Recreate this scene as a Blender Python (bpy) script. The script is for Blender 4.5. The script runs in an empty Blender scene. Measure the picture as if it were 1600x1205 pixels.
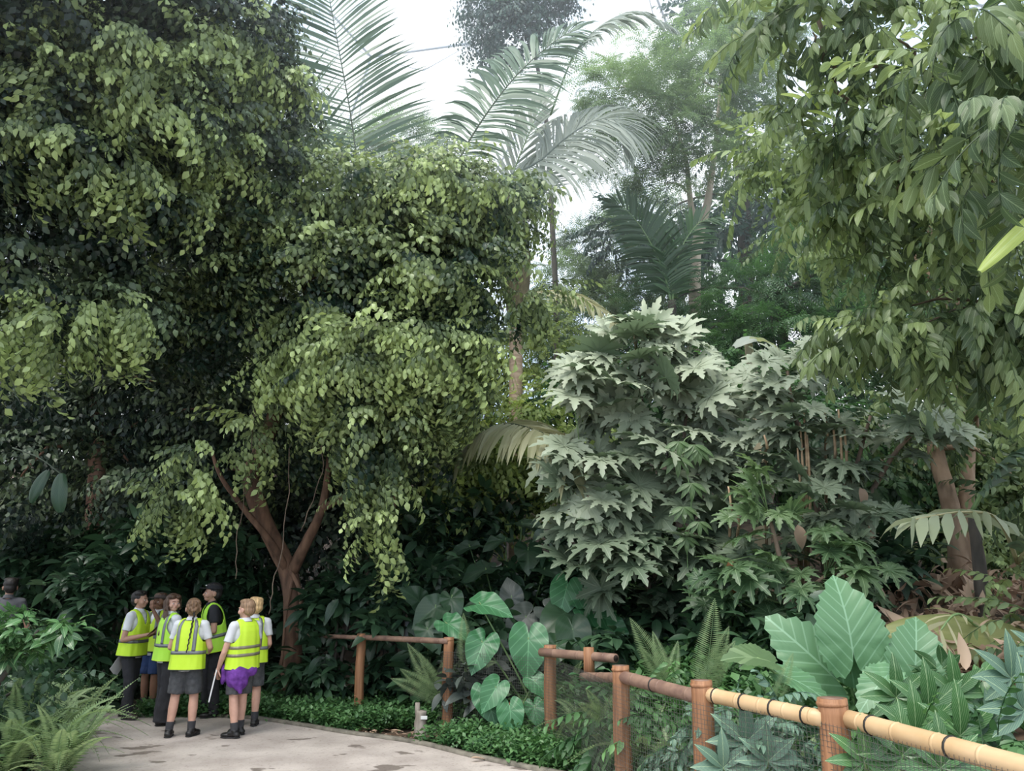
import bpy, bmesh, math, random
import numpy as np
from mathutils import Vector, Matrix, noise as mnoise

C = bpy.context.scene.collection
SC = bpy.context.scene
rng = np.random.default_rng(11)
random.seed(5)
PI = math.pi

# ------------------------------------------------------------ camera
FPX, PITCH, EYE = 1180.0, math.radians(14.5), 1.6
cd = bpy.data.cameras.new('camera')
cd.sensor_width = 36.0
cd.lens = FPX / 1600 * 36.0
cd.clip_end = 300
cam = bpy.data.objects.new('camera', cd)
cam.location = (0, 0, EYE)
cam.rotation_euler = (PI / 2 + PITCH, 0, 0)
C.objects.link(cam)
SC.camera = cam
# ------------------------------------------------------------ sky, sun, exposure
SC.view_settings.view_transform = 'Standard'
SC.view_settings.look = 'None'
SC.view_settings.gamma = 1.0
SC.view_settings.use_curve_mapping = False
SC.view_settings.exposure = 0.88
wd = bpy.data.worlds.new('sky')
SC.world = wd
wd.use_nodes = True
wn, wl = wd.node_tree.nodes, wd.node_tree.links
bgn = wn['Background']
wtc = wn.new('ShaderNodeTexCoord')
wno = wn.new('ShaderNodeTexNoise'); wno.inputs['Scale'].default_value = 2.6; wno.inputs['Detail'].default_value = 5
wra = wn.new('ShaderNodeValToRGB')
wra.color_ramp.elements[0].position = .38; wra.color_ramp.elements[0].color = (.50, .68, .95, 1)
wra.color_ramp.elements[1].position = .56; wra.color_ramp.elements[1].color = (.90, .95, 1.0, 1)
wl.new(wtc.outputs['Generated'], wno.inputs['Vector'])
wl.new(wno.outputs['Fac'], wra.inputs['Fac'])
wl.new(wra.outputs['Color'], bgn.inputs['Color'])
bgn.inputs['Strength'].default_value = 1.0
sd = bpy.data.lights.new('sun', 'SUN')
sd.energy = 2.6; sd.angle = math.radians(35); sd.color = (1.0, .96, .88)
sun = bpy.data.objects.new('sun', sd)
sun.rotation_euler = Vector((-.30, -.42, 1.0)).to_track_quat('Z', 'Y').to_euler()
C.objects.link(sun)
SC.cycles.max_bounces = 8
SC.cycles.volume_bounces = 1
SC.cycles.diffuse_bounces = 3
SC.cycles.glossy_bounces = 2
SC.cycles.transmission_bounces = 4
SC.cycles.use_denoising = True

# ------------------------------------------------------------ projection helpers: where things of the place stand
_c, _s = math.cos(PITCH), math.sin(PITCH)
def P(px, py, d):
    a, b = (px - 800) / FPX, (602.5 - py) / FPX
    dy, dz = _c - b * _s, _s + b * _c
    k = d / dy
    return np.array([a * k, d, EYE + dz * k])
def G(px, py, z=0.0):
    a, b = (px - 800) / FPX, (602.5 - py) / FPX
    dy, dz = _c - b * _s, _s + b * _c
    k = (z - EYE) / dz
    return np.array([a * k, dy * k, z])
def mpp(px, py, d):
    return d / (_c - (602.5 - py) / FPX * _s) / FPX
def nrm(v):
    v = np.asarray(v, float)
    return v / max(1e-9, np.linalg.norm(v))
def height(x, y):
    dist = (x - .2) * .838 + (y - 8.1) * .546
    h = .42 * max(0, dist - .35)
    h = 3.2 * (1 - math.exp(-h / 3.2))
    if y > 11.8: h += (y - 11.8) * .28
    if x < -4.4 and y < 9: h += .1 * min(1, (-4.4 - x))
    return min(h, 7.5)

# ------------------------------------------------------------ objects
def tagp(o, label=None, cat=None, group=None, kind=None):
    if label: o['label'] = label
    if cat: o['category'] = cat
    if group: o['group'] = group
    if kind: o['kind'] = kind
    return o
def empty(name, loc, label, cat, group=None, rz=0):
    o = bpy.data.objects.new(name, None); C.objects.link(o)
    o.empty_display_size = .2
    o.location = tuple(loc); o.rotation_euler = (0, 0, rz)
    o.matrix_world = Matrix.Translation(Vector(tuple(map(float, loc)))) @ Matrix.Rotation(rz, 4, 'Z')
    return tagp(o, label, cat, group)
def np_mesh(name, V, loops, totals, mat, parent=None, uv=None, tint=None, smooth=True, world=True):
    """V in world coordinates (world=True) or in the parent's own space."""
    me = bpy.data.meshes.new(name)
    V = np.asarray(V, np.float32); loops = np.asarray(loops, np.int32); totals = np.asarray(totals, np.int32)
    if parent is not None and world:
        mi = np.array(parent.matrix_world.inverted()) if parent.type == 'EMPTY' else np.eye(4)
        V = (V @ mi[:3, :3].T.astype(np.float32) + mi[:3, 3].astype(np.float32))
    me.vertices.add(len(V)); me.vertices.foreach_set('co', V.ravel())
    me.loops.add(len(loops)); me.loops.foreach_set('vertex_index', loops)
    starts = np.concatenate([[0], np.cumsum(totals)[:-1]]).astype(np.int32)
    me.polygons.add(len(totals)); me.polygons.foreach_set('loop_start', starts)
    try: me.polygons.foreach_set('loop_total', totals)
    except Exception: pass
    me.polygons.foreach_set('use_smooth', np.full(len(totals), bool(smooth)))
    if uv is not None:
        l = me.uv_layers.new(name='UVMap')
        l.data.foreach_set('uv', np.asarray(uv, np.float32)[loops].ravel())
    if tint is not None:
        at = me.attributes.new('tint', 'FLOAT', 'POINT')
        at.data.foreach_set('value', np.asarray(tint, np.float32))
    me.update(calc_edges=True)
    me.validate()
    me.materials.append(mat)
    o = bpy.data.objects.new(name, me); C.objects.link(o)
    if parent is not None: o.parent = parent
    return o

class Buf:
    """collects templates placed in space; one mesh at the end"""
    def __init__(s): s.V=[]; s.L=[]; s.T=[]; s.U=[]; s.t=[]; s.n=0
    def add(s, V, faces_l, faces_t, uv=None, tint=None):
        V = np.asarray(V, float)
        s.V.append(V); s.L.append(np.asarray(faces_l) + s.n); s.T.append(np.asarray(faces_t))
        s.U.append(np.zeros((len(V), 2)) if uv is None else uv)
        s.t.append(np.full(len(V), .5) if tint is None else np.broadcast_to(tint, (len(V),)))
        s.n += len(V)
    def put(s, tp, pos, R, sc, tint):
        """tp template; pos (N,3) R (N,3,3) columns are the axes, sc (N,), tint (N,)"""
        N, k = len(pos), len(tp['V'])
        W = np.einsum('nij,kj->nki', R, tp['V']) * np.asarray(sc)[:, None, None] + np.asarray(pos)[:, None, :]
        L = (tp['L'][None, :] + (np.arange(N) * k)[:, None]).ravel()
        T = np.tile(tp['T'], N)
        t = np.clip(np.asarray(tint)[:, None] + tp['t'][None, :], 0, 1).ravel()
        s.add(W.reshape(-1, 3), L, T, np.tile(tp['uv'], (N, 1)), t)
    def tpl(s):
        return dict(V=np.concatenate(s.V), L=np.concatenate(s.L), T=np.concatenate(s.T), uv=np.concatenate(s.U), t=np.concatenate(s.t))
    def obj(s, name, mat, parent=None, world=True, smooth=True):
        d = s.tpl()
        return np_mesh(name, d['V'], d['L'], d['T'], mat, parent, d['uv'], d['t'], smooth, world)

def rotm(y, up=(0, 0, 1)):
    y = nrm(y); x = np.cross(y, up)
    if np.linalg.norm(x) < 1e-3: x = np.cross(y, (1, 0, .01))
    x = nrm(x); z = np.cross(x, y)
    return np.stack([x, y, z], 1)
def rotms(Y, up=None, roll=None):
    Y = Y / np.linalg.norm(Y, axis=1, keepdims=True)
    U = np.tile(np.array([0, 0, 1.0]), (len(Y), 1)) if up is None else up
    X = np.cross(Y, U); X /= np.maximum(1e-4, np.linalg.norm(X, axis=1, keepdims=True))
    Z = np.cross(X, Y)
    if roll is not None:
        c, s_ = np.cos(roll)[:, None], np.sin(roll)[:, None]
        X, Z = X * c + Z * s_, Z * c - X * s_
    return np.stack([X, Y, Z], 2)

# ------------------------------------------------------------ leaf templates (y = along the leaf, z = its upper face)
def leaf_tpl(L, W, n=3, fold=.25, droop=.25, widest=.4, curlz=0.0):
    V, uv, Lp, T = [(0, 0, 0)], [(.5, 0)], [], []
    ts = [(i + 1) / (n + 1) for i in range(n)]
    e = math.log(.5) / math.log(widest)
    for t in ts:
        w = W / 2 * math.sin(PI * t ** e) ** .85
        y = L * (t - droop * .25 * t * t); z = -droop * L * t * t
        V += [(-w, y, z + fold * w), (0, y, z), (w, y, z + fold * w)]
        uv += [(.5 - w / W, t), (.5, t), (.5 + w / W, t)]
    V.append((0, L * (1 - droop * .25), -droop * L)); uv.append((.5, 1))
    Lp += [0, 2, 1]; T.append(3); Lp += [0, 3, 2]; T.append(3)
    for i in range(n - 1):
        a = 1 + 3 * i; b = a + 3
        Lp += [a, a + 1, b + 1, b]; T.append(4)
        Lp += [a + 1, a + 2, b + 2, b + 1]; T.append(4)
    a = 1 + 3 * (n - 1); e_ = len(V) - 1
    Lp += [a, a + 1, e_]; T.append(3); Lp += [a + 1, a + 2, e_]; T.append(3)
    return dict(V=np.array(V, float), L=np.array(Lp), T=np.array(T), uv=np.array(uv, float), t=np.zeros(len(V)))

def sprig(leaf, n, length, drop, hang, spread=1.0, seed=0, twig=.004, alt=True, tip=.3, size_taper=.25, flat=0):
    """a drooping twig along +y with leaves; hang = how far the leaves point down"""
    r = np.random.default_rng(seed)
    b = Buf(); pos = []; Y = []; S = []; tt = []; U = []
    pts = []
    for i in range(6):
        t = i / 5
        pts.append(np.array([0, length * t * (1 - .15 * drop * t), -drop * length * t * t]))
    for i in range(n):
        t = (i + .7) / n
        p = np.array([0, length * t * (1 - .15 * drop * t), -drop * length * t * t])
        tan = nrm((0, 1 - .3 * drop * t, -2 * drop * t))
        side = -1 if i % 2 else 1
        a = (.9 - .5 * t) * side * spread
        if flat: d = tan * math.cos(a) + np.array([1, 0, 0]) * math.sin(a)
        else:
            ph = r.uniform(-.8, .8)
            d = tan * math.cos(a) + (np.array([1, 0, 0]) * math.cos(ph) + np.array([0, 0, 1]) * math.sin(ph)) * math.sin(a)
        d = nrm(d + np.array([0, 0, -1]) * hang * r.uniform(.6, 1.3))
        pos.append(p); Y.append(d); S.append((1 - size_taper * t) * r.uniform(.8, 1.15)); tt.append(tip * (t - .5) + r.uniform(-.08, .08))
        U.append(np.array([0, -.2, 1.0]) + r.normal(0, .25 * (0 if flat else 1), 3) if not flat else np.array([0, 0, 1.0]))
    b.put(leaf, np.array(pos), rotms(np.array(Y), np.array(U) + np.array([0, .3 * hang, 0])), np.array(S), np.array(tt))
    V, Lp, T = tube_np(pts, [twig] * 5 + [twig * .4], 3)
    b.add(V, Lp, T, None, -.3)
    return b.tpl()

def tube_np(pts, radii, k=8, cap=True, rough=0.0, seed=0):
    pts = [np.asarray(p, float) for p in pts]
    n = len(pts); V = []; r = random.Random(seed)
    prev = None
    for i, p in enumerate(pts):
        t = nrm(pts[min(i + 1, n - 1)] - pts[max(i - 1, 0)])
        if prev is None:
            prev = nrm(np.cross(t, (0, 0, 1) if abs(t[2]) < .9 else (1, 0, 0)))
        x = nrm(prev - t * np.dot(prev, t)); y = np.cross(t, x); prev = x
        for j in range(k):
            a = 2 * PI * j / k
            rr = radii[i] * (1 + rough * r.uniform(-1, 1))
            V.append(p + (x * math.cos(a) + y * math.sin(a)) * rr)
    L, T = [], []
    for i in range(n - 1):
        for j in range(k):
            a, b_ = i * k + j, i * k + (j + 1) % k
            L += [a, b_, b_ + k, a + k]; T.append(4)
    if cap:
        L += list(range(k - 1, -1, -1)); T.append(k)
        L += list(range((n - 1) * k, n * k)); T.append(k)
    return np.array(V), np.array(L), np.array(T)
def smooth_path(pts, radii, m=5):
    pts = [np.asarray(p, float) for p in pts]; n = len(pts); out, rr = [], []
    for i in range(n - 1):
        p0, p1, p2, p3 = pts[max(i - 1, 0)], pts[i], pts[i + 1], pts[min(i + 2, n - 1)]
        for j in range(m):
            t = j / m
            out.append(.5 * ((2 * p1) + (-p0 + p2) * t + (2 * p0 - 5 * p1 + 4 * p2 - p3) * t * t + (-p0 + 3 * p1 - 3 * p2 + p3) * t ** 3))
            rr.append(radii[i] * (1 - t) + radii[i + 1] * t)
    out.append(pts[-1]); rr.append(radii[-1])
    return out, rr
def tube(name, pts, radii, mat, parent=None, k=8, m=5, rough=.0, seed=0, world=True, wob=0):
    if m > 1: pts, radii = smooth_path(pts, radii, m)
    if wob:
        r = np.random.default_rng(seed)
        pts = [p + (r.normal(0, wob, 3) if 0 < i < len(pts) - 1 else 0) for i, p in enumerate(pts)]
    V, L, T = tube_np(pts, radii, k, True, rough, seed)
    uv = np.zeros((len(V), 2))
    return np_mesh(name, V, L, T, mat, parent, uv, None, True, world)

# ------------------------------------------------------------ materials
def newmat(name):
    m = bpy.data.materials.new(name); m.use_nodes = True
    nt = m.node_tree
    for n in list(nt.nodes): nt.nodes.remove(n)
    out = nt.nodes.new('ShaderNodeOutputMaterial')
    return m, nt.nodes, nt.links, out
def plain(name, col, rough=.7, col2=None, scale=8, bump=0, stretch=None, metallic=0, spec=.4, detail=4, thr=(.35, .65)):
    m, N, K, out = newmat(name)
    b = N.new('ShaderNodeBsdfPrincipled'); b.inputs['Roughness'].default_value = rough; b.inputs['Metallic'].default_value = metallic
    b.inputs['Specular IOR Level'].default_value = spec
    b.inputs['Base Color'].default_value = (*col, 1)
    K.new(b.outputs[0], out.inputs[0])
    if col2 is not None or bump:
        tc = N.new('ShaderNodeTexCoord'); mp = N.new('ShaderNodeMapping'); no = N.new('ShaderNodeTexNoise')
        if stretch: mp.inputs['Scale'].default_value = stretch
        no.inputs['Scale'].default_value = scale; no.inputs['Detail'].default_value = detail
        K.new(tc.outputs['Object'], mp.inputs[0]); K.new(mp.outputs[0], no.inputs['Vector'])
        if col2 is not None:
            r = N.new('ShaderNodeValToRGB'); r.color_ramp.elements[0].color = (*col, 1); r.color_ramp.elements[1].color = (*col2, 1)
            r.color_ramp.elements[0].position, r.color_ramp.elements[1].position = thr
            K.new(no.outputs['Fac'], r.inputs[0]); K.new(r.outputs[0], b.inputs['Base Color'])
        if bump:
            bp = N.new('ShaderNodeBump'); bp.inputs['Strength'].default_value = min(1, bump); bp.inputs['Distance'].default_value = .02
            K.new(no.outputs['Fac'], bp.inputs['Height']); K.new(bp.outputs[0], b.inputs['Normal'])
    return m
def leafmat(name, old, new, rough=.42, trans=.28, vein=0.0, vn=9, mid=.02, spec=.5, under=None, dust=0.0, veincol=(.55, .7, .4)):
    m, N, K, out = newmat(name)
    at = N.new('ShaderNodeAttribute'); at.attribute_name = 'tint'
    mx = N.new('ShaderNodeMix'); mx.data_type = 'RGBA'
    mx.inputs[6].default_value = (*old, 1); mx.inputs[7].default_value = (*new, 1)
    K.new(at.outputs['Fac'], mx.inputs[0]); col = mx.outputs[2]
    if vein:
        uv = N.new('ShaderNodeUVMap'); sp = N.new('ShaderNodeSeparateXYZ'); K.new(uv.outputs[0], sp.inputs[0])
        def mt(op, a, b=None, c=None):
            n = N.new('ShaderNodeMath'); n.operation = op
            for i, v in enumerate((a, b, c)):
                if v is None: continue
                if isinstance(v, (int, float)): n.inputs[i].default_value = v
                else: K.new(v, n.inputs[i])
            return n.outputs[0]
        au = mt('ABSOLUTE', mt('SUBTRACT', sp.outputs[0], .5))
        midm = mt('LESS_THAN', au, mid)
        ph = mt('FRACT', mt('MULTIPLY', mt('SUBTRACT', sp.outputs[1], mt('MULTIPLY', au, 1.1)), vn))
        side = mt('LESS_THAN', mt('ABSOLUTE', mt('SUBTRACT', ph, .5)), .07)
        f = mt('MULTIPLY', mt('MAXIMUM', midm, mt('MULTIPLY', side, .6)), vein)
        m2 = N.new('ShaderNodeMix'); m2.data_type = 'RGBA'; K.new(f, m2.inputs[0]); K.new(col, m2.inputs[6]); m2.inputs[7].default_value = (*veincol, 1)
        col = m2.outputs[2]
    if under or dust:
        ge = N.new('ShaderNodeNewGeometry')
    if dust:
        tc = N.new('ShaderNodeTexCoord'); no = N.new('ShaderNodeTexNoise'); no.inputs['Scale'].default_value = 1.7; no.inputs['Detail'].default_value = 6
        K.new(tc.outputs['Object'], no.inputs['Vector'])
        r = N.new('ShaderNodeMapRange'); r.inputs[1].default_value = .3; r.inputs[2].default_value = .7; r.inputs[3].default_value = dust * .5; r.inputs[4].default_value = dust
        K.new(no.outputs['Fac'], r.inputs[0])
        m3 = N.new('ShaderNodeMix'); m3.data_type = 'RGBA'; K.new(r.outputs[0], m3.inputs[0]); K.new(col, m3.inputs[6]); m3.inputs[7].default_value = (.42, .44, .34, 1)
        col = m3.outputs[2]
    if under:
        m4 = N.new('ShaderNodeMix'); m4.data_type = 'RGBA'; K.new(ge.outputs['Backfacing'], m4.inputs[0]); K.new(col, m4.inputs[6]); m4.inputs[7].default_value = (*under, 1)
        col = m4.outputs[2]
    b = N.new('ShaderNodeBsdfPrincipled'); b.inputs['Roughness'].default_value = rough; b.inputs['Specular IOR Level'].default_value = spec
    K.new(col, b.inputs['Base Color'])
    if trans:
        tr = N.new('ShaderNodeBsdfTranslucent'); hs = N.new('ShaderNodeHueSaturation')
        hs.inputs['Hue'].default_value = .485; hs.inputs['Saturation'].default_value = 1.15; hs.inputs['Value'].default_value = 1.5
        K.new(col, hs.inputs['Color']); K.new(hs.outputs[0], tr.inputs[0])
        ms = N.new('ShaderNodeMixShader'); ms.inputs[0].default_value = trans
        K.new(b.outputs[0], ms.inputs[1]); K.new(tr.outputs[0], ms.inputs[2]); K.new(ms.outputs[0], out.inputs[0])
    else: K.new(b.outputs[0], out.inputs[0])
    return m

M = {}
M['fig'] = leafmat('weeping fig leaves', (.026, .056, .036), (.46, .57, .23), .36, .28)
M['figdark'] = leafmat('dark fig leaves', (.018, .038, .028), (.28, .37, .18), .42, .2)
M['bluedark'] = leafmat('blue green leaves', (.03, .06, .055), (.09, .16, .12), .5, .2)
M['feather'] = leafmat('feathery leaves', (.07, .125, .06), (.27, .39, .18), .5, .4)
M['bigleaf'] = leafmat('broad drooping leaves', (.07, .115, .055), (.34, .43, .17), .4, .38, .3, 7, .03)
M['midleaf'] = leafmat('grey green small leaves', (.07, .12, .055), (.34, .44, .18), .5, .3)
M['far'] = leafmat('far leaves', (.022, .060, .030), (.12, .25, .09), .55, .3)
M['vine'] = leafmat('sun-painted vine leaves', (.10, .17, .05), (.42, .52, .18), .5, .35)  # bright leaf colour with the sunlight painted in
M['palm'] = leafmat('palm leaflets', (.045, .085, .055), (.15, .23, .14), .45, .18)
M['silver'] = leafmat('silvery palm leaflets', (.17, .21, .18), (.38, .42, .36), .5, .3)
M['cream'] = leafmat('pale cream green leaflets', (.30, .35, .22), (.46, .50, .34), .5, .3)
M['oldpalm'] = leafmat('yellowing palm leaflets', (.22, .24, .12), (.50, .48, .30), .5, .3)
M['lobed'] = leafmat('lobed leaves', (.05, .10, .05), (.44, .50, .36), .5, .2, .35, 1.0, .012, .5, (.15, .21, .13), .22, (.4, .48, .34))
M['lobedgreen'] = leafmat('fresh lobed leaves', (.06, .12, .055), (.17, .26, .11), .45, .3, .3, 1.0, .012)
M['taro'] = leafmat('taro leaves', (.03, .105, .05), (.08, .25, .10), .38, .2, .7, 5, .010, .5, (.10, .2, .11), 0, (.17, .40, .20))
M['tarodark'] = leafmat('dull purple taro leaves', (.045, .058, .052), (.08, .10, .085), .45, .1, .5, 5, .010, .5, None, 0, (.13, .15, .13))
M['alocasia'] = leafmat('giant taro leaves', (.08, .185, .085), (.14, .29, .14), .40, .15, .5, 7, .010, .5, (.12, .25, .10), 0, (.34, .55, .38))
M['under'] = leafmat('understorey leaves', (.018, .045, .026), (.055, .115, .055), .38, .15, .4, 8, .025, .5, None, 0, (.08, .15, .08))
M['glossy'] = leafmat('glossy leaves', (.03, .085, .035), (.10, .24, .08), .25, .2, .5, 8, .02)
M['fern'] = leafmat('fern pinnae', (.10, .18, .08), (.32, .42, .20), .5, .3)
M['cover'] = leafmat('ground cover leaves', (.04, .11, .04), (.15, .30, .11), .45, .25)
M['banana'] = leafmat('banana leaf', (.22, .26, .09), (.34, .36, .15), .4, .35, .3, 30, .03, .5, None, 0, (.42, .42, .2))
M['grey'] = leafmat('blue grey leaves', (.07, .14, .10), (.13, .23, .17), .5, .15, .5, 8, .02)
M['dead'] = leafmat('dead leaves', (.18, .11, .07), (.55, .40, .29), .7, .1)
M['orange'] = leafmat('orange dead leaf', (.45, .17, .08), (.55, .28, .15), .6, .2)
M['yellow'] = leafmat('young yellow leaves', (.26, .36, .07), (.42, .52, .13), .4, .35, .3, 8, .03)
M['bark'] = plain('reddish bark', (.085, .048, .032), .85, (.22, .125, .08), 9, .8, (1, 1, .35))
M['barkpale'] = plain('pale bark', (.42, .34, .26), .8, (.60, .50, .40), 7, .5, (1, 1, .3))
M['barkgrey'] = plain('grey brown bark', (.12, .09, .07), .85, (.26, .19, .14), 9, .8, (1, 1, .3))
M['barkdark'] = plain('dark bark', (.05, .045, .04), .85, (.10, .085, .07), 9, .8, (1, 1, .3))
M['stalk'] = plain('green stalk', (.14, .24, .10), .5, (.20, .30, .12), 6)
M['stalkyel'] = plain('straw stalk', (.40, .36, .20), .5, (.30, .28, .14), 6)
M['stalkdark'] = plain('dark stalk', (.04, .06, .03), .6)
M['steel'] = plain('grey steel', (.42, .46, .50), .5, metallic=.2)
# ------------------------------------------------------------ ground, path, kerb
def path_mat():
    m, N, K, out = newmat('worn concrete path')
    b = N.new('ShaderNodeBsdfPrincipled'); b.inputs['Roughness'].default_value = .8; K.new(b.outputs[0], out.inputs[0])
    tc = N.new('ShaderNodeTexCoord')
    def noise(sc, det, x=1, y=1):
        mp = N.new('ShaderNodeMapping'); mp.inputs['Scale'].default_value = (x, y, 1)
        n = N.new('ShaderNodeTexNoise'); n.inputs['Scale'].default_value = sc; n.inputs['Detail'].default_value = det
        K.new(tc.outputs['Object'], mp.inputs[0]); K.new(mp.outputs[0], n.inputs['Vector']); return n.outputs['Fac']
    def ramp(f, p0, c0, p1, c1):
        r = N.new('ShaderNodeValToRGB'); r.color_ramp.elements[0].position = p0; r.color_ramp.elements[0].color = (*c0, 1)
        r.color_ramp.elements[1].position = p1; r.color_ramp.elements[1].color = (*c1, 1); K.new(f, r.inputs[0]); return r.outputs[0]
    base = ramp(noise(2.2, 5), .35, (.36, .31, .28), .65, (.50, .44, .40))
    st = ramp(noise(2.6, 9, .8, 1.3), .615, (0, 0, 0), .64, (1, 1, 1))
    mx = N.new('ShaderNodeMix'); mx.data_type = 'RGBA'; K.new(st, mx.inputs[0]); K.new(base, mx.inputs[6]); mx.inputs[7].default_value = (.17, .14, .12, 1)
    sp = ramp(noise(40, 3), .55, (1, 1, 1), .75, (.7, .68, .66))
    m2 = N.new('ShaderNodeMix'); m2.data_type = 'RGBA'; m2.blend_type = 'MULTIPLY'; m2.inputs[0].default_value = 1; K.new(mx.outputs[2], m2.inputs[6]); K.new(sp, m2.inputs[7])
    K.new(m2.outputs[2], b.inputs['Base Color'])
    bp = N.new('ShaderNodeBump'); bp.inputs['Strength'].default_value = .3; bp.inputs['Distance'].default_value = .01
    K.new(noise(25, 6), bp.inputs['Height']); K.new(bp.outputs[0], b.inputs['Normal'])
    return m
M['path'] = path_mat()
M['soil'] = plain('dark leaf mould', (.045, .033, .024), .95, (.16, .11, .075), 5, .8)
M['kerb'] = plain('mossy kerb edging', (.11, .10, .08), .9, (.22, .20, .16), 10, .5)
# terrain grid
xs = np.concatenate([np.linspace(-40, -8, 17), np.linspace(-7.6, 7.6, 60), np.linspace(8, 40, 17)])
ys = np.concatenate([np.linspace(-12, 2, 10), np.linspace(2.3, 16, 60), np.linspace(16.5, 60, 24)])
V = []
for y in ys:
    for x in xs:
        V.append((x, y, height(x, y) - .03 + .03 * mnoise.noise((x * 1.3, y * 1.3, 0)) * (1 if y > 8 else .3) - .02))
nx = len(xs); L, T = [], []
for j in range(len(ys) - 1):
    for i in range(nx - 1):
        a = j * nx + i; L += [a, a + 1, a + nx + 1, a + nx]; T.append(4)
o = np_mesh('ground', V, L, T, M['soil']); tagp(o, kind='structure')
# path outline: right (fence) edge from behind the camera to the tree, then back left, then left edge
edge_r = [(3.6, -4, 0), (3.3, 0, 0), (2.75, 2.6, 0), (1.65, 4.4, 0), (.85, 5.6, 0)] + [tuple(G(*q)) for q in [(905, 1225), (830, 1206), (740, 1187), (660, 1167), (600, 1157), (540, 1149), (470, 1137), (400, 1126)]]
edge_b = [(-4.6, 10.1, 0), (-6.5, 11.6, 0), (-9.5, 12.6, 0), (-14, 12.8, 0)]
edge_l = [(-14, 10.2, 0), (-9.5, 10.0, 0), (-6.9, 9.2, 0), (-5.0, 8.6, 0), (-4.3, 7.6, 0), (-4.0, 6, 0), (-4.1, 2, 0), (-4.4, -4, 0)]
er, _ = smooth_path(edge_r, [0] * len(edge_r), 4); eb, _ = smooth_path(edge_b, [0] * 4, 4); el, _ = smooth_path(edge_l, [0] * len(edge_l), 4)
poly = [tuple(p) for p in er + eb + el]
bm = bmesh.new()
tv = [bm.verts.new((p[0], p[1], .012)) for p in poly]; bv = [bm.verts.new((p[0], p[1], -.10)) for p in poly]
f = bm.faces.new(tv); f.normal_update()
if f.normal.z < 0: f.normal_flip()
n = len(poly)
for i in range(n): bm.faces.new((tv[i], bv[i], bv[(i + 1) % n], tv[(i + 1) % n]))
me = bpy.data.meshes.new('path'); bm.to_mesh(me); bm.free(); me.materials.append(M['path'])
o = bpy.data.objects.new('path', me); C.objects.link(o); tagp(o, kind='structure')
# kerb strip along the planted side
kp = [np.array([p[0], p[1], .012]) for p in er + eb[:6]]
V, L, T = [], [], []
for i, p in enumerate(kp):
    t = nrm(kp[min(i + 1, len(kp) - 1)] - kp[max(i - 1, 0)]); s_ = np.array([t[1], -t[0], 0])
    for w, z in ((0, .002), (0.0, .03), (.05, .035), (.07, .0)):
        V.append(p + s_ * (w - .01) + np.array([0, 0, z]))
for i in range(len(kp) - 1):
    for j in range(3):
        a = i * 4 + j; L += [a, a + 1, a + 5, a + 4]; T.append(4)
o = np_mesh('kerb', V, L, T, M['kerb']); tagp(o, kind='structure')

# ------------------------------------------------------------ the glasshouse dome far above: a hexagonal steel frame
def dome():
    Rr, cy, cz = 42.0, 14.0, -12.0
    a = 5.2; edges = set(); pt = {}
    def key(x, y): return (round(x, 2), round(y, 2))
    for i in range(-7, 8):
        for j in range(-7, 8):
            cx = a * 1.5 * i; cyy = a * math.sqrt(3) * (j + .5 * (i % 2))
            if math.hypot(cx, cyy) > 42: continue
            k = [key(cx + a * math.cos(PI / 3 * q) + .001, cyy + a * math.sin(PI / 3 * q) + .001) for q in range(6)]
            for q in range(6):
                edges.add(tuple(sorted((k[q], k[(q + 1) % 6]))))
    def m(p):
        th = math.hypot(*p) / Rr * .95; ph = math.atan2(p[1], p[0])
        return np.array([2.9 + Rr * math.sin(th) * math.cos(ph), cy + Rr * math.sin(th) * math.sin(ph), cz + Rr * math.cos(th)])
    b = Buf()
    for e0, e1 in edges:
        p, q = m(e0), m(e1)
        if p[2] < 3 or q[2] < 3 or p[1] < -14: continue
        b.add(*tube_np([p, q], [.06, .06], 6))
        # inner lighter layer of struts
        c_ = np.array([0, cy, cz]); pi_, qi = c_ + (p - c_) * .955, c_ + (q - c_) * .955
        b.add(*tube_np([p, (pi_ + qi) / 2], [.022, .022], 4)); b.add(*tube_np([q, (pi_ + qi) / 2], [.022, .022], 4))
    o = b.obj('ceiling', M['steel']); tagp(o, kind='structure')
dome()

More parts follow.
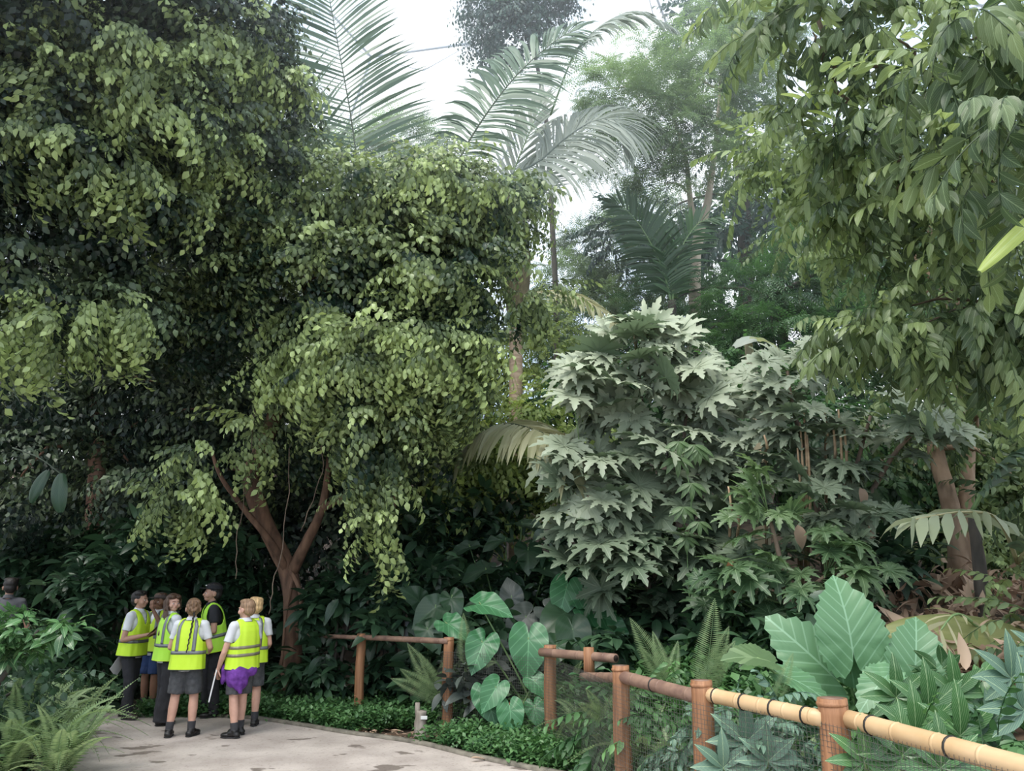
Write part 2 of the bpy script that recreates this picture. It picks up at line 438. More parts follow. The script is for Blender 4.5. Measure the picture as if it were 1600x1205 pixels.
# ------------------------------------------------------------ crowns
FIG = leaf_tpl(.10, .05, 3, .3, .22, .38)
def clump(leaf, seed, nt=6, nl=5, twl=.26, hang=1.0, side=.9, step=.055, tipgain=.55):
    """a branch end: side twigs, each with a few leaves set well apart, every leaf hanging at its own angle"""
    r = np.random.default_rng(seed); o = Buf(); pos, Y, U, S, T_ = [], [], [], [], []
    main = [np.array([0, .34 * t, -.10 * hang * t * t]) for t in np.linspace(0, 1, 5)]
    o.add(*tube_np(main, [.005, .0045, .004, .003, .002], 3), None, -.3)
    for k in range(nt):
        t = (k + .6) / nt; b0 = np.array([0, .34 * t, -.10 * hang * t * t]); a = (1 if k % 2 else -1) * side * r.uniform(.5, 1.2) * (1 - .6 * t)
        dd = nrm((math.sin(a), math.cos(a), r.uniform(-.35, .35))); q = b0.copy(); pts = [q.copy()]
        for i in range(nl):
            dd = nrm(dd + np.array([0, 0, -.16 * hang])); q = q + dd * step * r.uniform(.8, 1.2); pts.append(q.copy())
            s_ = nrm(np.cross(dd, (0, 0, 1))) * (1 if i % 2 else -1)
            y = nrm(dd * .55 + s_ * r.uniform(.3, 1.0) + np.array([0, 0, -1]) * hang * r.uniform(.3, 1.2) + r.normal(0, .2, 3))
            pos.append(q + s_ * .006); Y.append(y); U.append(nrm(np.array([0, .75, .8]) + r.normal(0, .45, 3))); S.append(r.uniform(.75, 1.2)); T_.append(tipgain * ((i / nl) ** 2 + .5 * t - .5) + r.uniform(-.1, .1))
        o.add(*tube_np(pts[::2] + [pts[-1]], [.0025] * (len(pts[::2]) + 1), 3), None, -.3)
    o.put(leaf, np.array(pos), rotms(np.array(Y), np.array(U)), np.array(S), np.array(T_))
    return o.tpl()
FIG = leaf_tpl(.085, .052, 2, .22, .3, .40)
FIGL = leaf_tpl(.11, .062, 1, .15, .3, .45)
FIGSP = [clump(FIG, s) for s in range(5)]
FIGHANG = [clump(FIG, s + 9, 6, 6, hang=2.0, side=.8, tipgain=.75) for s in range(4)]
FIGLO = [clump(FIGL, s + 70, 5, 4, step=.085) for s in range(4)]
BIG = leaf_tpl(.27, .095, 5, .25, .28, .42)
BIGSP = [sprig(BIG, 9, .62, .35, .75, 1.0, s + 20, .005, tip=.3, size_taper=.3) for s in range(4)]
MID = leaf_tpl(.13, .055, 3, .25, .25, .42)
MIDSP = [sprig(MID, 12, .48, .35, .7, 1.0, s + 30, .004, tip=.3) for s in range(3)]
PIN = leaf_tpl(.075, .024, 1, .1, .05, .45)
PINSP = []
for s in range(3):
    # a twice-feathered spray: several feathers off one stalk
    one = sprig(PIN, 16, .34, .25, .15, 1.6, s + 40, .002, tip=.1, size_taper=.3, flat=1)
    b = Buf(); r = np.random.default_rng(s)
    Y = np.array([[math.sin(a), math.cos(a), r.uniform(-.35, .1)] for a in (-1.3, -.8, -.35, 0, .35, .8, 1.3)])
    b.put(one, np.array([[0, .05 * i, 0] for i in (0, 1, 2, 3, 2, 1, 0)], float), rotms(Y), np.full(7, 1.0), np.zeros(7))
    PINSP.append(b.tpl())
BRD = leaf_tpl(.30, .12, 5, .22, .35, .42)
ROS = []
for s in range(3):
    b = Buf(); r = np.random.default_rng(s + 60); k = 8
    Y = np.array([[math.cos(a + r.uniform(-.3, .3)), math.sin(a), r.uniform(-.5, .35)] for a in np.arange(k) * 2 * PI / k])
    b.put(BRD, np.array([nrm(y) * .05 + [0, 0, r.uniform(-.15, .1)] for y in Y]), rotms(Y), r.uniform(.7, 1.1, k), r.uniform(-.15, .15, k))
    ROS.append(b.tpl())

def crown(name, parent, blobs, tpls, per, mat, scale=(.8, 1.25), down=.15, tint=.25, tvar=.18, inner=.5, front=.35, seed=0, upt=.2, patch=.35):
    """blobs in metres: (centre, radii, density)"""
    r = np.random.default_rng(seed)
    b = Buf()
    for c, R, w in blobs:
        c = np.asarray(c); R = np.asarray(R)
        area = (R[0] * R[1] + R[1] * R[2] + R[0] * R[2]) * 4
        n = max(6, int(per * w * area))
        d = r.normal(0, 1, (n, 3)); d /= np.linalg.norm(d, axis=1, keepdims=True)
        keep = (d[:, 1] < .25) | (r.random(n) < front); d = d[keep]; n = len(d)
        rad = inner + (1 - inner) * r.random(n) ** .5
        # lumps so the outline is ragged
        lump = 1 + .22 * np.sin(d[:, 0] * 5 + c[0] * 3 + seed) * np.cos(d[:, 2] * 6 + c[2]) + .12 * np.sin(d[:, 2] * 11 + d[:, 0] * 9)
        p = c + d * R * (rad * lump)[:, None]
        Y = d * [1, 1, .7] + r.normal(0, .35, (n, 3)) + np.array([0, -.15, -down])
        patchv = np.array([mnoise.noise(Vector(q * .9)) for q in p])
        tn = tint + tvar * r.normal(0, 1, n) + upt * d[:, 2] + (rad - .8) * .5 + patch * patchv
        k = r.integers(0, len(tpls), n); sc = r.uniform(*scale, n)
        for i, tp in enumerate(tpls):
            s_ = k == i
            if s_.any(): b.put(tp, p[s_], rotms(Y[s_], roll=r.normal(0, .35, s_.sum())), sc[s_], tn[s_])
    return b.obj(name, mat, parent)
def pb(l):
    """(px, py, d, rx px, ry px, depth m[, density]) -> blobs in metres"""
    out = []
    for q in l:
        m_ = mpp(*q[:3]); out.append((P(*q[:3]), (q[3] * m_, q[5], q[4] * m_), q[6] if len(q) > 6 else 1.0))
    return out
def limb(name, parent, px, radii, mat, **kw):
    return tube(name, [P(*q) for q in px], radii, mat, parent, k=10, rough=.07, **kw)
def twigs_to(parent, blobs, src, mat, r0=.05, seed=0):
    """limbs from points of the trunk to the middles of the leaf masses"""
    rr = np.random.default_rng(seed)
    for i, (c, R, w) in enumerate(blobs):
        s0 = min(src, key=lambda s: np.linalg.norm(np.asarray(s) - c) + .6 * abs(s[2] - c[2]))
        s0 = np.asarray(s0, float); mid = (s0 + c) / 2 + np.array([rr.normal(0, .15), rr.normal(0, .15), .12 * np.linalg.norm(c - s0)])
        tube('branch', [s0, mid, c], [r0, r0 * .6, r0 * .2], mat, parent, k=6, m=4, wob=.02, seed=i)

def tree(name, label, cat, base, trunk, trunk_r, barkm, blobs, tpls, per, mat, group=None, limbs=(), r0=.045, trunk_px=True, **kw):
    t = empty(name, base, label, cat, group)
    tp = [P(*q) for q in trunk] if trunk_px else [np.asarray(q, float) for q in trunk]
    tp = [np.asarray(base, float) - [0, 0, .1]] + tp
    tube('trunk', tp, [trunk_r[0] * 1.25] + list(trunk_r), barkm, t, k=12, rough=.06)
    src = tp[len(tp) // 2:]
    for lp, lr in limbs:
        q = [P(*z) for z in lp]; tube('branch', q, lr, barkm, t, k=8, rough=.06); src = src + q[len(q) // 2:]
    bl = pb(blobs)
    twigs_to(t, bl, src, barkm, r0)
    crown('foliage', t, bl, tpls, per, mat, **kw)
    return t
def gpt(px, d):
    x = P(px, 900, d)[0]; return np.array([x, d, height(x, d)])

# --- the weeping fig in the middle
FIGB = [(420,300,10.4,90,70,1.0),(560,345,10,130,70,1.2),(700,340,10.2,110,70,1.1),(775,318,10.6,58,32,.7),(330,400,10.6,120,90,1.1),
 (500,430,9.9,140,90,1.2),(660,440,9.9,120,80,1.2),(720,425,10.2,45,48,.8),(400,520,10.6,110,60,.9),(640,670,10.6,110,60,.8,.8),
 (520,640,11.2,110,80,.8,.8),(240,480,10.6,110,60,.9),(685,540,10,60,52,.7),(670,620,10.2,50,50,.6),(350,740,11.5,60,70,.5,.6)]
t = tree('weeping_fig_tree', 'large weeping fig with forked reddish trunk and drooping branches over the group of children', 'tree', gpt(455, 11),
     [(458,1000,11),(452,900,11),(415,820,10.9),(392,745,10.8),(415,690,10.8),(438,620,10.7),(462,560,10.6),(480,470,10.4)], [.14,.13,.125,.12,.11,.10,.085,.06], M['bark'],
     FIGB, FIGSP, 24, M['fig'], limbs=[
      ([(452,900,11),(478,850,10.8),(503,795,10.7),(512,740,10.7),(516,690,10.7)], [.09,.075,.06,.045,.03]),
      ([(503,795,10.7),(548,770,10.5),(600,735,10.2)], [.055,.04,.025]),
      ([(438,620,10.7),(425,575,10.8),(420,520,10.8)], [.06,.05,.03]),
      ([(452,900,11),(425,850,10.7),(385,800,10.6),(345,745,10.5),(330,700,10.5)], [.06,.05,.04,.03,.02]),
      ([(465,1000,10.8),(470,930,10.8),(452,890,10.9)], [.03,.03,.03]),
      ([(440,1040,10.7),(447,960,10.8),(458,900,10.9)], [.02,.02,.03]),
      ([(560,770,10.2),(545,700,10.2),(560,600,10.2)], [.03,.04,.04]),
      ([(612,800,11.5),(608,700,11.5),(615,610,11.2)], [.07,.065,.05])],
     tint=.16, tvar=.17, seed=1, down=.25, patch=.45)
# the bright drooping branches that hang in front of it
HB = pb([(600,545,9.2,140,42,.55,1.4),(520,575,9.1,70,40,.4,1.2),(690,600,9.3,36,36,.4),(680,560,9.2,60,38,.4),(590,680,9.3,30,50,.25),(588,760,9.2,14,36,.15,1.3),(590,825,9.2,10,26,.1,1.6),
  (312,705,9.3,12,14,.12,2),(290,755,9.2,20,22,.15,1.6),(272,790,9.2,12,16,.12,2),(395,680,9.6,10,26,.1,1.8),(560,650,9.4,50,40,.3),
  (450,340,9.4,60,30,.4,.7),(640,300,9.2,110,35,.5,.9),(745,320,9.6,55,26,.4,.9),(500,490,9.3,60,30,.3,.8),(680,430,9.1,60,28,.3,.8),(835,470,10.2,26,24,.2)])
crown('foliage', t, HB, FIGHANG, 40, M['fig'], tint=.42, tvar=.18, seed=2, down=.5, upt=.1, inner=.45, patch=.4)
for (a, b_, c_, d_) in [((398,640),(385,760),(372,830),(368,905)), ((577,400),(572,440),(566,490),(560,500)), ((452,700),(447,820),(430,900),(420,960)), ((508,640),(505,700),(500,750),(470,830))]:
    tube('aerial_root', [P(*q, 9.9) for q in (a, b_, c_, d_)], [.007] * 4, M['barkgrey'], t, k=4, wob=.012)

# --- the darker figs to the left
UL = [(20,60,7.6,120,110,1.1),(170,30,8.2,130,90,1.1),(320,60,8.8,110,100,1.1),(80,210,7.8,130,90,1.0),(250,200,8.4,120,90,1.0),(370,200,9.2,90,100,.9),(415,180,9.8,45,70,.7),
      (140,340,8.4,140,60,.9),(330,330,9.4,60,60,.6,.7),(30,430,8.2,100,80,.8),(160,500,8.6,80,45,.5),(400,60,9.4,36,60,.5)]
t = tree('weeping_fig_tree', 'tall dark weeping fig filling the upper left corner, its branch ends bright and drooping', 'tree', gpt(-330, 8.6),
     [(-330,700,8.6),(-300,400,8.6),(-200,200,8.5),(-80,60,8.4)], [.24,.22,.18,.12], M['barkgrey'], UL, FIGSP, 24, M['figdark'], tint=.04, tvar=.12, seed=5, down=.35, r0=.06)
crown('foliage', t, pb([(60,-110,7.0,260,80,1.4),(-60,-60,6.4,170,120,1.3),(60,-230,6.6,240,100,1.5),(200,-230,7.4,170,60,1.3),(-200,150,6.6,140,200,1.2)]), FIGLO, 24, M['figdark'], scale=(.8,1.15), tint=0, seed=66, down=.3)  # crown masses mostly above the frame, added to shade the children
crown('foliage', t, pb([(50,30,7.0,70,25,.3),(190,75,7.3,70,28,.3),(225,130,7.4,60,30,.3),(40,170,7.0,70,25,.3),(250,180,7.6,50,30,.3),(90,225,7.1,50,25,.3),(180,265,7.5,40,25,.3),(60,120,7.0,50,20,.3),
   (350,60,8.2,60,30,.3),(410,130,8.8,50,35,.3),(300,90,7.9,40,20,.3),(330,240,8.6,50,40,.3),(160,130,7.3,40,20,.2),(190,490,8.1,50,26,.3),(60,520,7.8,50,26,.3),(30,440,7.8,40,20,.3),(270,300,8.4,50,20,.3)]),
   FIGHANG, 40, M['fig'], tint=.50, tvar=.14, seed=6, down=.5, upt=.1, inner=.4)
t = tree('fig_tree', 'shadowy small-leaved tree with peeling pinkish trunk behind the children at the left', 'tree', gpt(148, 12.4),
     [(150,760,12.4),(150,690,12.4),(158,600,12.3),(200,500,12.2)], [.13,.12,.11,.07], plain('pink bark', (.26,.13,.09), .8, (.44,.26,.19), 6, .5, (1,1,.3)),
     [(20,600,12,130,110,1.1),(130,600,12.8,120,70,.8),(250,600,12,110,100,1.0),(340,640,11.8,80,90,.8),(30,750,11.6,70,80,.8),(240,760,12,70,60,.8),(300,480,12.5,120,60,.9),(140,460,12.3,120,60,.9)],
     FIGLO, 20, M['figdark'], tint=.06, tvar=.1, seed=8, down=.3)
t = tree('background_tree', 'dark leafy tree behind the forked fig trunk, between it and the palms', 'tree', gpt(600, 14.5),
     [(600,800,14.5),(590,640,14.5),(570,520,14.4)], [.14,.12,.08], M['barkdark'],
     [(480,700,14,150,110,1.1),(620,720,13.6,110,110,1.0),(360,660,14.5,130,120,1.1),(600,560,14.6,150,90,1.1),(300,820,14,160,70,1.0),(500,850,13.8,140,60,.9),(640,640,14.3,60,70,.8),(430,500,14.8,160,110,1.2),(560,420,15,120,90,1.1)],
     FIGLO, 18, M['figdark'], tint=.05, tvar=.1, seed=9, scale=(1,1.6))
t = tree('background_tree', 'dull green tree deep in shade at the far left edge behind the path', 'tree', gpt(60, 16),
     [(60,800,16),(80,600,16),(100,500,16)], [.16,.13,.09], M['barkdark'],
     [(-40,700,15.5,180,160,1.3),(140,720,15.8,180,150,1.3),(20,480,16,180,120,1.2),(250,420,16.5,160,120,1.2),(330,760,16,150,110,1.2),(40,860,14.6,150,70,1.0),(180,860,14.8,150,70,1.0),(60,250,15.5,180,150,1.4),(240,200,15.5,150,140,1.4),(330,520,16,150,120,1.3)],
     FIGLO, 10, M['figdark'], tint=.08, tvar=.12, seed=10, scale=(1.4,2.2))
# --- pale forked tree and the feathery crowns
t = tree('feathery_tree', 'slender tree with pale forked trunk and airy feathery crown, right of the palms', 'tree', gpt(1083, 16),
     [(1084,560,16),(1086,460,16),(1087,400,16),(1096,352,16)], [.15,.135,.125,.12], M['barkpale'],
     [(1000,170,15.5,90,60,1.1),(940,140,15.8,50,45,.8),(1090,120,15.6,80,60,1.0),(980,240,15.4,70,50,1.0),(1060,210,15.4,80,50,1.0),(1150,150,15.6,70,60,1.0),(1010,90,16,60,30,.8,.7),(1120,270,15.3,60,30,.8,.7),(1040,290,15.2,60,24,.6,.7),(1180,60,15.8,60,50,.9),(1150,20,16.4,80,30,.8)],
     PINSP, 11, M['feather'], tint=.45, tvar=.2, seed=12, scale=(.9,1.5), r0=.04,
     limbs=[([(1096,352,16),(1105,320,16),(1110,285,16),(1118,230,16),(1125,140,16)], [.11,.09,.075,.06,.03]),
            ([(1096,352,16),(1082,330,16),(1077,300,16),(1070,240,16),(1040,150,16)], [.085,.075,.065,.045,.025])])
t = tree('background_tree', 'dark trunked leafy tree with some orange dry leaves behind the pale forked tree', 'tree', gpt(1165, 19),
     [(1165,500,19),(1160,300,19),(1140,150,19),(1120,40,19)], [.2,.18,.14,.09], M['barkdark'],
     [(1110,60,19,60,60,.9),(1130,-10,19,80,40,1.0),(1150,200,19,60,70,.9),(1190,330,19,80,60,1.0),(1140,400,18.5,90,60,1.0),(1260,300,19,90,90,1.2),(1010,370,19,90,50,1.0)],
     MIDSP, 11, M['bluedark'], tint=.35, tvar=.2, seed=13, scale=(1.2,2))
t = tree('background_tree', 'bright green feathery tree standing left of the dark palm frond in the middle distance', 'tree', gpt(950, 20),
     [(960,560,20),(960,470,20)], [.15,.1], M['barkgrey'],
     [(930,390,20,60,45,1.0),(880,440,19.5,50,30,.8),(1000,430,20,90,60,1.1),(940,500,19.5,110,50,1.0),(860,520,19,50,50,.9),(1020,340,21,60,40,.9)],
     PINSP, 10, M['feather'], tint=.35, tvar=.2, seed=14, scale=(1.1,1.8))
t = tree('background_tree', 'hazy pale green tree rising beside the tall palm leaf against the sky', 'tree', gpt(620, 22),
     [(620,500,22),(612,300,22),(618,220,22)], [.12,.1,.06], M['barkpale'],
     [(630,230,22,60,40,1.0),(650,280,21.5,50,30,.8),(570,250,22,60,40,1.0)],
     PINSP, 10, M['feather'], tint=.5, tvar=.2, seed=15, scale=(1.2,2))
t = tree('epiphyte_laden_tree', 'dark bluish mass of foliage hanging high against the white sky at the top', 'tree', gpt(820, 18),
     [(868,600,18),(862,330,18),(850,160,18),(820,20,18)], [.08,.07,.06,.04], M['barkdark'],
     [(790,55,18,45,36,.9),(840,5,18,48,34,.9),(770,10,18,34,36,.8),(820,-30,18,80,44,1.0)],
     FIGLO, 34, M['bluedark'], tint=.3, tvar=.2, seed=16, scale=(.8,1.2))
t = tree('background_tree', 'dense dark green feathery tree right of the pale trunk, above the lobed-leaf shrubs', 'tree', gpt(1230, 15),
     [(1225,600,15),(1220,460,15),(1215,380,15)], [.12,.1,.08], M['barkdark'],
     [(1180,470,14.5,90,60,1.1),(1290,440,14.5,100,80,1.1),(1210,540,14,110,50,1.0),(1340,530,13.5,110,70,1.0),(1390,420,14.5,110,90,1.1),(1090,540,15.5,90,50,1.0),(1040,480,16.5,60,60,1.0)],
     PINSP, 10, M['far'], tint=.35, tvar=.25, seed=17, scale=(.9,1.4))
t = tree('background_tree', 'far dark green tree filling the background right of centre', 'tree', gpt(1400, 22),
     [(1400,700,22),(1400,500,22)], [.2,.15], M['barkdark'],
     [(1000,560,23,140,80,1.4),(1180,420,23,120,100,1.4),(1340,330,22,150,120,1.4),(1500,400,21,170,160,1.4),(1250,560,21,180,100,1.4),(1480,640,20,170,120,1.4),(1620,560,20,150,200,1.4)],
     MIDSP, 7, M['far'], tint=.3, tvar=.2, seed=18, scale=(1.8,2.8))
t = tree('background_tree', 'yellow-green shrubby tree, sunlight painted into its leaves, behind the weeping fig at the centre', 'tree', gpt(780, 17),
     [(760,700,17),(770,600,17)], [.1,.07], M['barkgrey'],
     [(760,600,15.5,80,60,.9),(840,590,15,60,70,.9),(720,680,14.5,60,60,.8),(880,640,14,60,60,.8),(800,670,14.2,70,40,.8),(780,500,17,80,60,1.0),(700,760,13.6,60,60,.7),(850,540,16,60,50,.9)],
     MIDSP, 15, M['vine'], tint=.55, tvar=.22, seed=19, scale=(.8,1.3))
# --- near trees on the right
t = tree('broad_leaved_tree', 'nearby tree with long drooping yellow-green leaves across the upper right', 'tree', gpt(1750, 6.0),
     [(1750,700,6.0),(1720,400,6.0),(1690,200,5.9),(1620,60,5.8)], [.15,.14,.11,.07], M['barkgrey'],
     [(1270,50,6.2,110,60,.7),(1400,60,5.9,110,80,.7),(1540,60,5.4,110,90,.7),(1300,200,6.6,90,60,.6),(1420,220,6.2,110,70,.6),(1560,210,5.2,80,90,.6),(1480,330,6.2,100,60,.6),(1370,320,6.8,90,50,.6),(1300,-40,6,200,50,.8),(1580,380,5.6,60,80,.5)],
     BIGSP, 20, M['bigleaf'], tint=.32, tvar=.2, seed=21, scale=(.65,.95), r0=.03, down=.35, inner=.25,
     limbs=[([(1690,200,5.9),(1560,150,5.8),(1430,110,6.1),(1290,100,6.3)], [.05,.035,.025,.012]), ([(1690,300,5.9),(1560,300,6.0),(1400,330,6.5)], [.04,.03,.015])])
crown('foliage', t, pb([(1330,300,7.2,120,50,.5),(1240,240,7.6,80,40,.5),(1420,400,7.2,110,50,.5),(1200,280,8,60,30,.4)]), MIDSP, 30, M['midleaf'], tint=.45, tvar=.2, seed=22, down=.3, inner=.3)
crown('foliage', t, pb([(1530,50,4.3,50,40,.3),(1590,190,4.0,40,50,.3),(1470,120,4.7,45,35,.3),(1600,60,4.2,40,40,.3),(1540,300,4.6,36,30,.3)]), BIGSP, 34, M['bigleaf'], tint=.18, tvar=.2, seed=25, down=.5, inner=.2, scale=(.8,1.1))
t = tree('leafy_shrub', 'lower drooping grey-green branches at the right edge above the bank', 'tree', gpt(1640, 6.6),
     [(1640,800,6.6),(1620,600,6.5),(1600,480,6.3)], [.07,.06,.04], M['barkgrey'],
     [(1400,530,6.5,90,40,.5),(1320,510,6.9,50,40,.4),(1500,520,6.1,80,40,.5),(1560,560,5.9,60,50,.4),(1450,470,6.6,80,40,.5),(1570,470,5.8,60,50,.4)],
     BIGSP, 30, M['bigleaf'], tint=.25, tvar=.18, seed=23, scale=(.6,.85), r0=.02, down=.5, inner=.25)
t = tree('background_tree', 'dusty grey-leaved tree with twisted brown trunks on the right bank', 'tree', gpt(1480, 9.2),
     [(1498,870,9.0),(1480,770,9.1),(1462,700,9.2),(1466,600,9.2),(1480,480,9.2)], [.11,.10,.095,.08,.06], plain('brown bark', (.22,.15,.10), .85, (.40,.29,.21), 8, .7, (1,1,.3)),
     [(1540,640,8.6,80,60,.7),(1580,740,8.4,50,90,.6),(1420,650,9.8,70,50,.7),(1540,430,8.8,100,80,.9),(1400,380,9.6,110,80,.9),(1300,360,10.2,90,70,.9),(1480,560,9,70,50,.7),(1560,300,9,90,80,.9),(1440,250,9.8,120,90,1.0),(1300,240,10.5,110,80,1.0),(1420,120,10,130,90,1.0)],
     MIDSP, 17, M['midleaf'], tint=.25, tvar=.2, seed=24, down=.3,
     limbs=[([(1512,900,9.0),(1510,800,9.1),(1512,690,9.3),(1500,600,9.3)], [.10,.09,.08,.05])])
# ------------------------------------------------------------ palms
def frond_buf(pts, Lf, n=44, normal=(0, -1, .3), W=.05, droop=.6, ang=.95, start=.12, prof=None, jit=.08, tint=.4, seg=4, dead=0, lift=0.0, seed=0, both=True, rad=.022):
    """pts: rachis polyline in metres; leaflets of length Lf on both sides"""
    r = np.random.default_rng(seed)
    sp, _ = smooth_path(pts, [0] * len(pts), 12); sp = np.array(sp)
    seglen = np.r_[0, np.cumsum(np.linalg.norm(np.diff(sp, axis=0), axis=1))]; seglen /= seglen[-1]
    at = lambda t: np.array([np.interp(t, seglen, sp[:, k]) for k in range(3)])
    b = Buf(); normal = nrm(normal)
    prof = prof or (lambda t: min(1, .45 + 1.6 * t) * (1 - .62 * max(0, (t - .45) / .55) ** 1.6))
    for i in range(n):
        t = start + (1 - start) * i / (n - 1)
        p = at(t); tan = nrm(at(min(1, t + .02)) - at(max(0, t - .02)))
        s0 = nrm(np.cross(tan, normal)); nn = nrm(np.cross(s0, tan))
        for sg in ((-1, 1) if both else (1,)):
            if r.random() < dead: continue
            a = ang * (1 - .55 * t ** 2) + r.normal(0, jit)
            d = nrm(tan * math.cos(a) + sg * s0 * math.sin(a) + nn * lift)
            L_ = Lf * prof(t) * r.uniform(.9, 1.06)
            V = []; w0 = W * (.6 + .4 * prof(t)); q = p.copy(); dd = d.copy(); uv = []
            tw_ = r.normal(0, .5); wd_ = nrm(np.cross(d, nn)); wd_ = nrm(wd_ * math.cos(tw_) + nn * math.sin(tw_))
            for k in range(seg + 1):
                u = k / seg
                w = w0 * (.35 + 1.3 * u if u < .4 else max(.02, 1 - ((u - .4) / .6) ** 1.7)) * .5
                V += [q - wd_ * w, q + wd_ * w + nn * w * .3]; uv += [(0, u), (1, u)]
                dd = nrm(dd + np.array([0, 0, -1]) * droop * (.35 + u) / seg * 1.3)
                q = q + dd * L_ / seg
            F = []
            for k in range(seg): F += [2 * k, 2 * k + 1, 2 * k + 3, 2 * k + 2]
            b.add(np.array(V), np.array(F), np.array([4] * seg), np.array(uv), np.clip(tint + r.normal(0, .12), 0, 1))
    stem_p = [at(t) for t in np.linspace(0, 1, 14)]
    return b, stem_p
def frond(parent, pts, Lf, mat, stem=None, rad=.022, world=True, name='frond', **kw):
    b, sp = frond_buf(pts, Lf, **kw)
    o = b.obj(name, mat, parent, world)
    V, L, T = tube_np(sp, list(np.linspace(rad, rad * .25, len(sp))), 6)
    s = np_mesh('stalk', V, L, T, stem or M['stalk'], parent, None, None, True, world)
    s.parent = o
    s.matrix_parent_inverse = Matrix.Identity(4)
    return o
PX = lambda *q: [P(*z) for z in q]
# tall palm behind the fig (upright leaf at the top, a second one to its left)
pm = empty('palm_tree', gpt(585, 13), 'tall palm behind the weeping fig, its upright feather leaves reaching the top edge', 'palm tree')
tube('trunk', [gpt(585, 13) - [0, 0, .1], P(585, 700, 13), P(578, 420, 13)], [.14, .12, .10], M['barkgrey'], pm, k=10, rough=.05)
frond(pm, PX((578,430,13),(562,290,13),(548,180,12.9),(528,70,12.8),(508,-40,12.6),(495,-120,12.4)), 1.75, M['palm'], stem=M['stalkdark'], n=64, normal=(.1,-1,-.1), W=.0855, droop=.28, ang=1.22, start=.2, seed=1, jit=.04)
frond(pm, PX((575,430,13.2),(470,270,13.5),(400,130,13.6),(350,30,13.6),(300,-60,13.6)), 1.5, M['palm'], stem=M['stalkdark'], n=60, normal=(.3,-1,-.2), W=.085, droop=.3, ang=1.15, start=.25, seed=2, jit=.05)
frond(pm, PX((575,430,13.2),(500,240,14),(450,120,14.4),(400,0,14.8),(380,-80,15)), 1.5, M['palm'], stem=M['stalkdark'], n=50, normal=(-.2,-1,-.2), W=.085, droop=.35, ang=1.1, start=.3, seed=3)
frond(pm, PX((582,430,12.8),(640,330,12.6),(690,300,12.6),(740,310,12.4)), 1.0, M['palm'], n=36, normal=(0,-.5,1), W=.085, droop=.7, start=.2, seed=4)
# silvery palm in the middle
pm = empty('palm_tree', gpt(806, 14), 'palm with hairy trunk and arching silvery leaves in the gap of sky', 'palm tree')
tube('trunk', [gpt(806, 14) - [0, 0, .1], P(806, 600, 14), P(806, 500, 14)], [.15, .13, .12], plain('pinkish ringed trunk', (.42,.30,.22), .8, (.62,.47,.36), 3, .4, (1,1,6)), pm, k=12, rough=.04)
tube('leaf_sheath', [P(806, 505, 14), P(808, 420, 14), P(806, 330, 14), P(804, 290, 14)], [.15, .27, .22, .08], plain('hairy brown sheath', (.10,.085,.05), .95, (.24,.20,.11), 20, 1, (3,3,.5)), pm, k=16, rough=.12)
frond(pm, PX((804,320,14),(700,285,13.6),(742,205,13.5),(805,120,13.4),(870,62,13.4),(905,45,13.4))[1:], 1.45, M['palm'], stem=M['stalkdark'], n=80, normal=(-.35,-1,.25), W=.10, droop=.85, ang=1.2, start=.04, seed=5, tint=.5, rad=.025)
frond(pm, PX((690,330,13.8),(720,295,13.7)), .1, M['palm'], n=3, seed=55)
frond(pm, PX((806,320,14),(775,283,13.7),(838,255,13.5),(885,215,13.4),(930,188,13.3),(965,190,13.2),(985,215,13.2))[1:], 1.9, M['silver'], n=76, normal=(-.2,-1,.55), W=.0855, droop=1.6, ang=1.0, start=.1, seed=6, tint=.6, rad=.03, stem=M['silver'])
frond(pm, PX((806,330,14.3),(800,280,14.4),(830,200,14.6),(850,150,14.8)), 1.1, M['silver'], n=36, normal=(0,-1,.2), W=.085, droop=.1, ang=.6, start=.15, seed=7, tint=.8)
frond(pm, PX((806,330,14.3),(840,290,14.5),(880,240,14.8),(900,190,15)), 1.0, M['silver'], n=30, normal=(0,-1,.2), W=.085, droop=.1, ang=.6, start=.15, seed=8, tint=.8)
frond(pm, PX((806,330,14.2),(860,180,14),(900,80,13.6),(950,35,13.4),(1000,22,13.3),(1045,40,13.2))[1:], 1.0, M['silver'], n=44, normal=(0,-.5,1), W=.085, droop=.9, ang=1.05, start=.35, seed=9, tint=.6)
frond(pm, PX((810,440,13.6),(770,360,13.2),(745,335,13),(700,330,12.8)), .9, M['palm'], n=34, normal=(.2,-1,.4), W=.085, droop=.35, start=.1, seed=10)
frond(pm, PX((690,440,13.0),(735,385,13.0),(780,330,13.1),(830,290,13.2)), 1.0, M['palm'], stem=M['stalkdark'], n=44, normal=(.3,-1,.3), W=.085, droop=.35, ang=1.2, start=.05, seed=11, tint=.7)
frond(pm, PX((808,470,14.0),(850,455,13.4),(900,462,13.0),(945,490,12.8),(965,515,12.6)), .62, M['oldpalm'], n=40, normal=(0,-.6,1), W=.085, droop=.8, start=.15, seed=12, stem=M['stalkyel'])
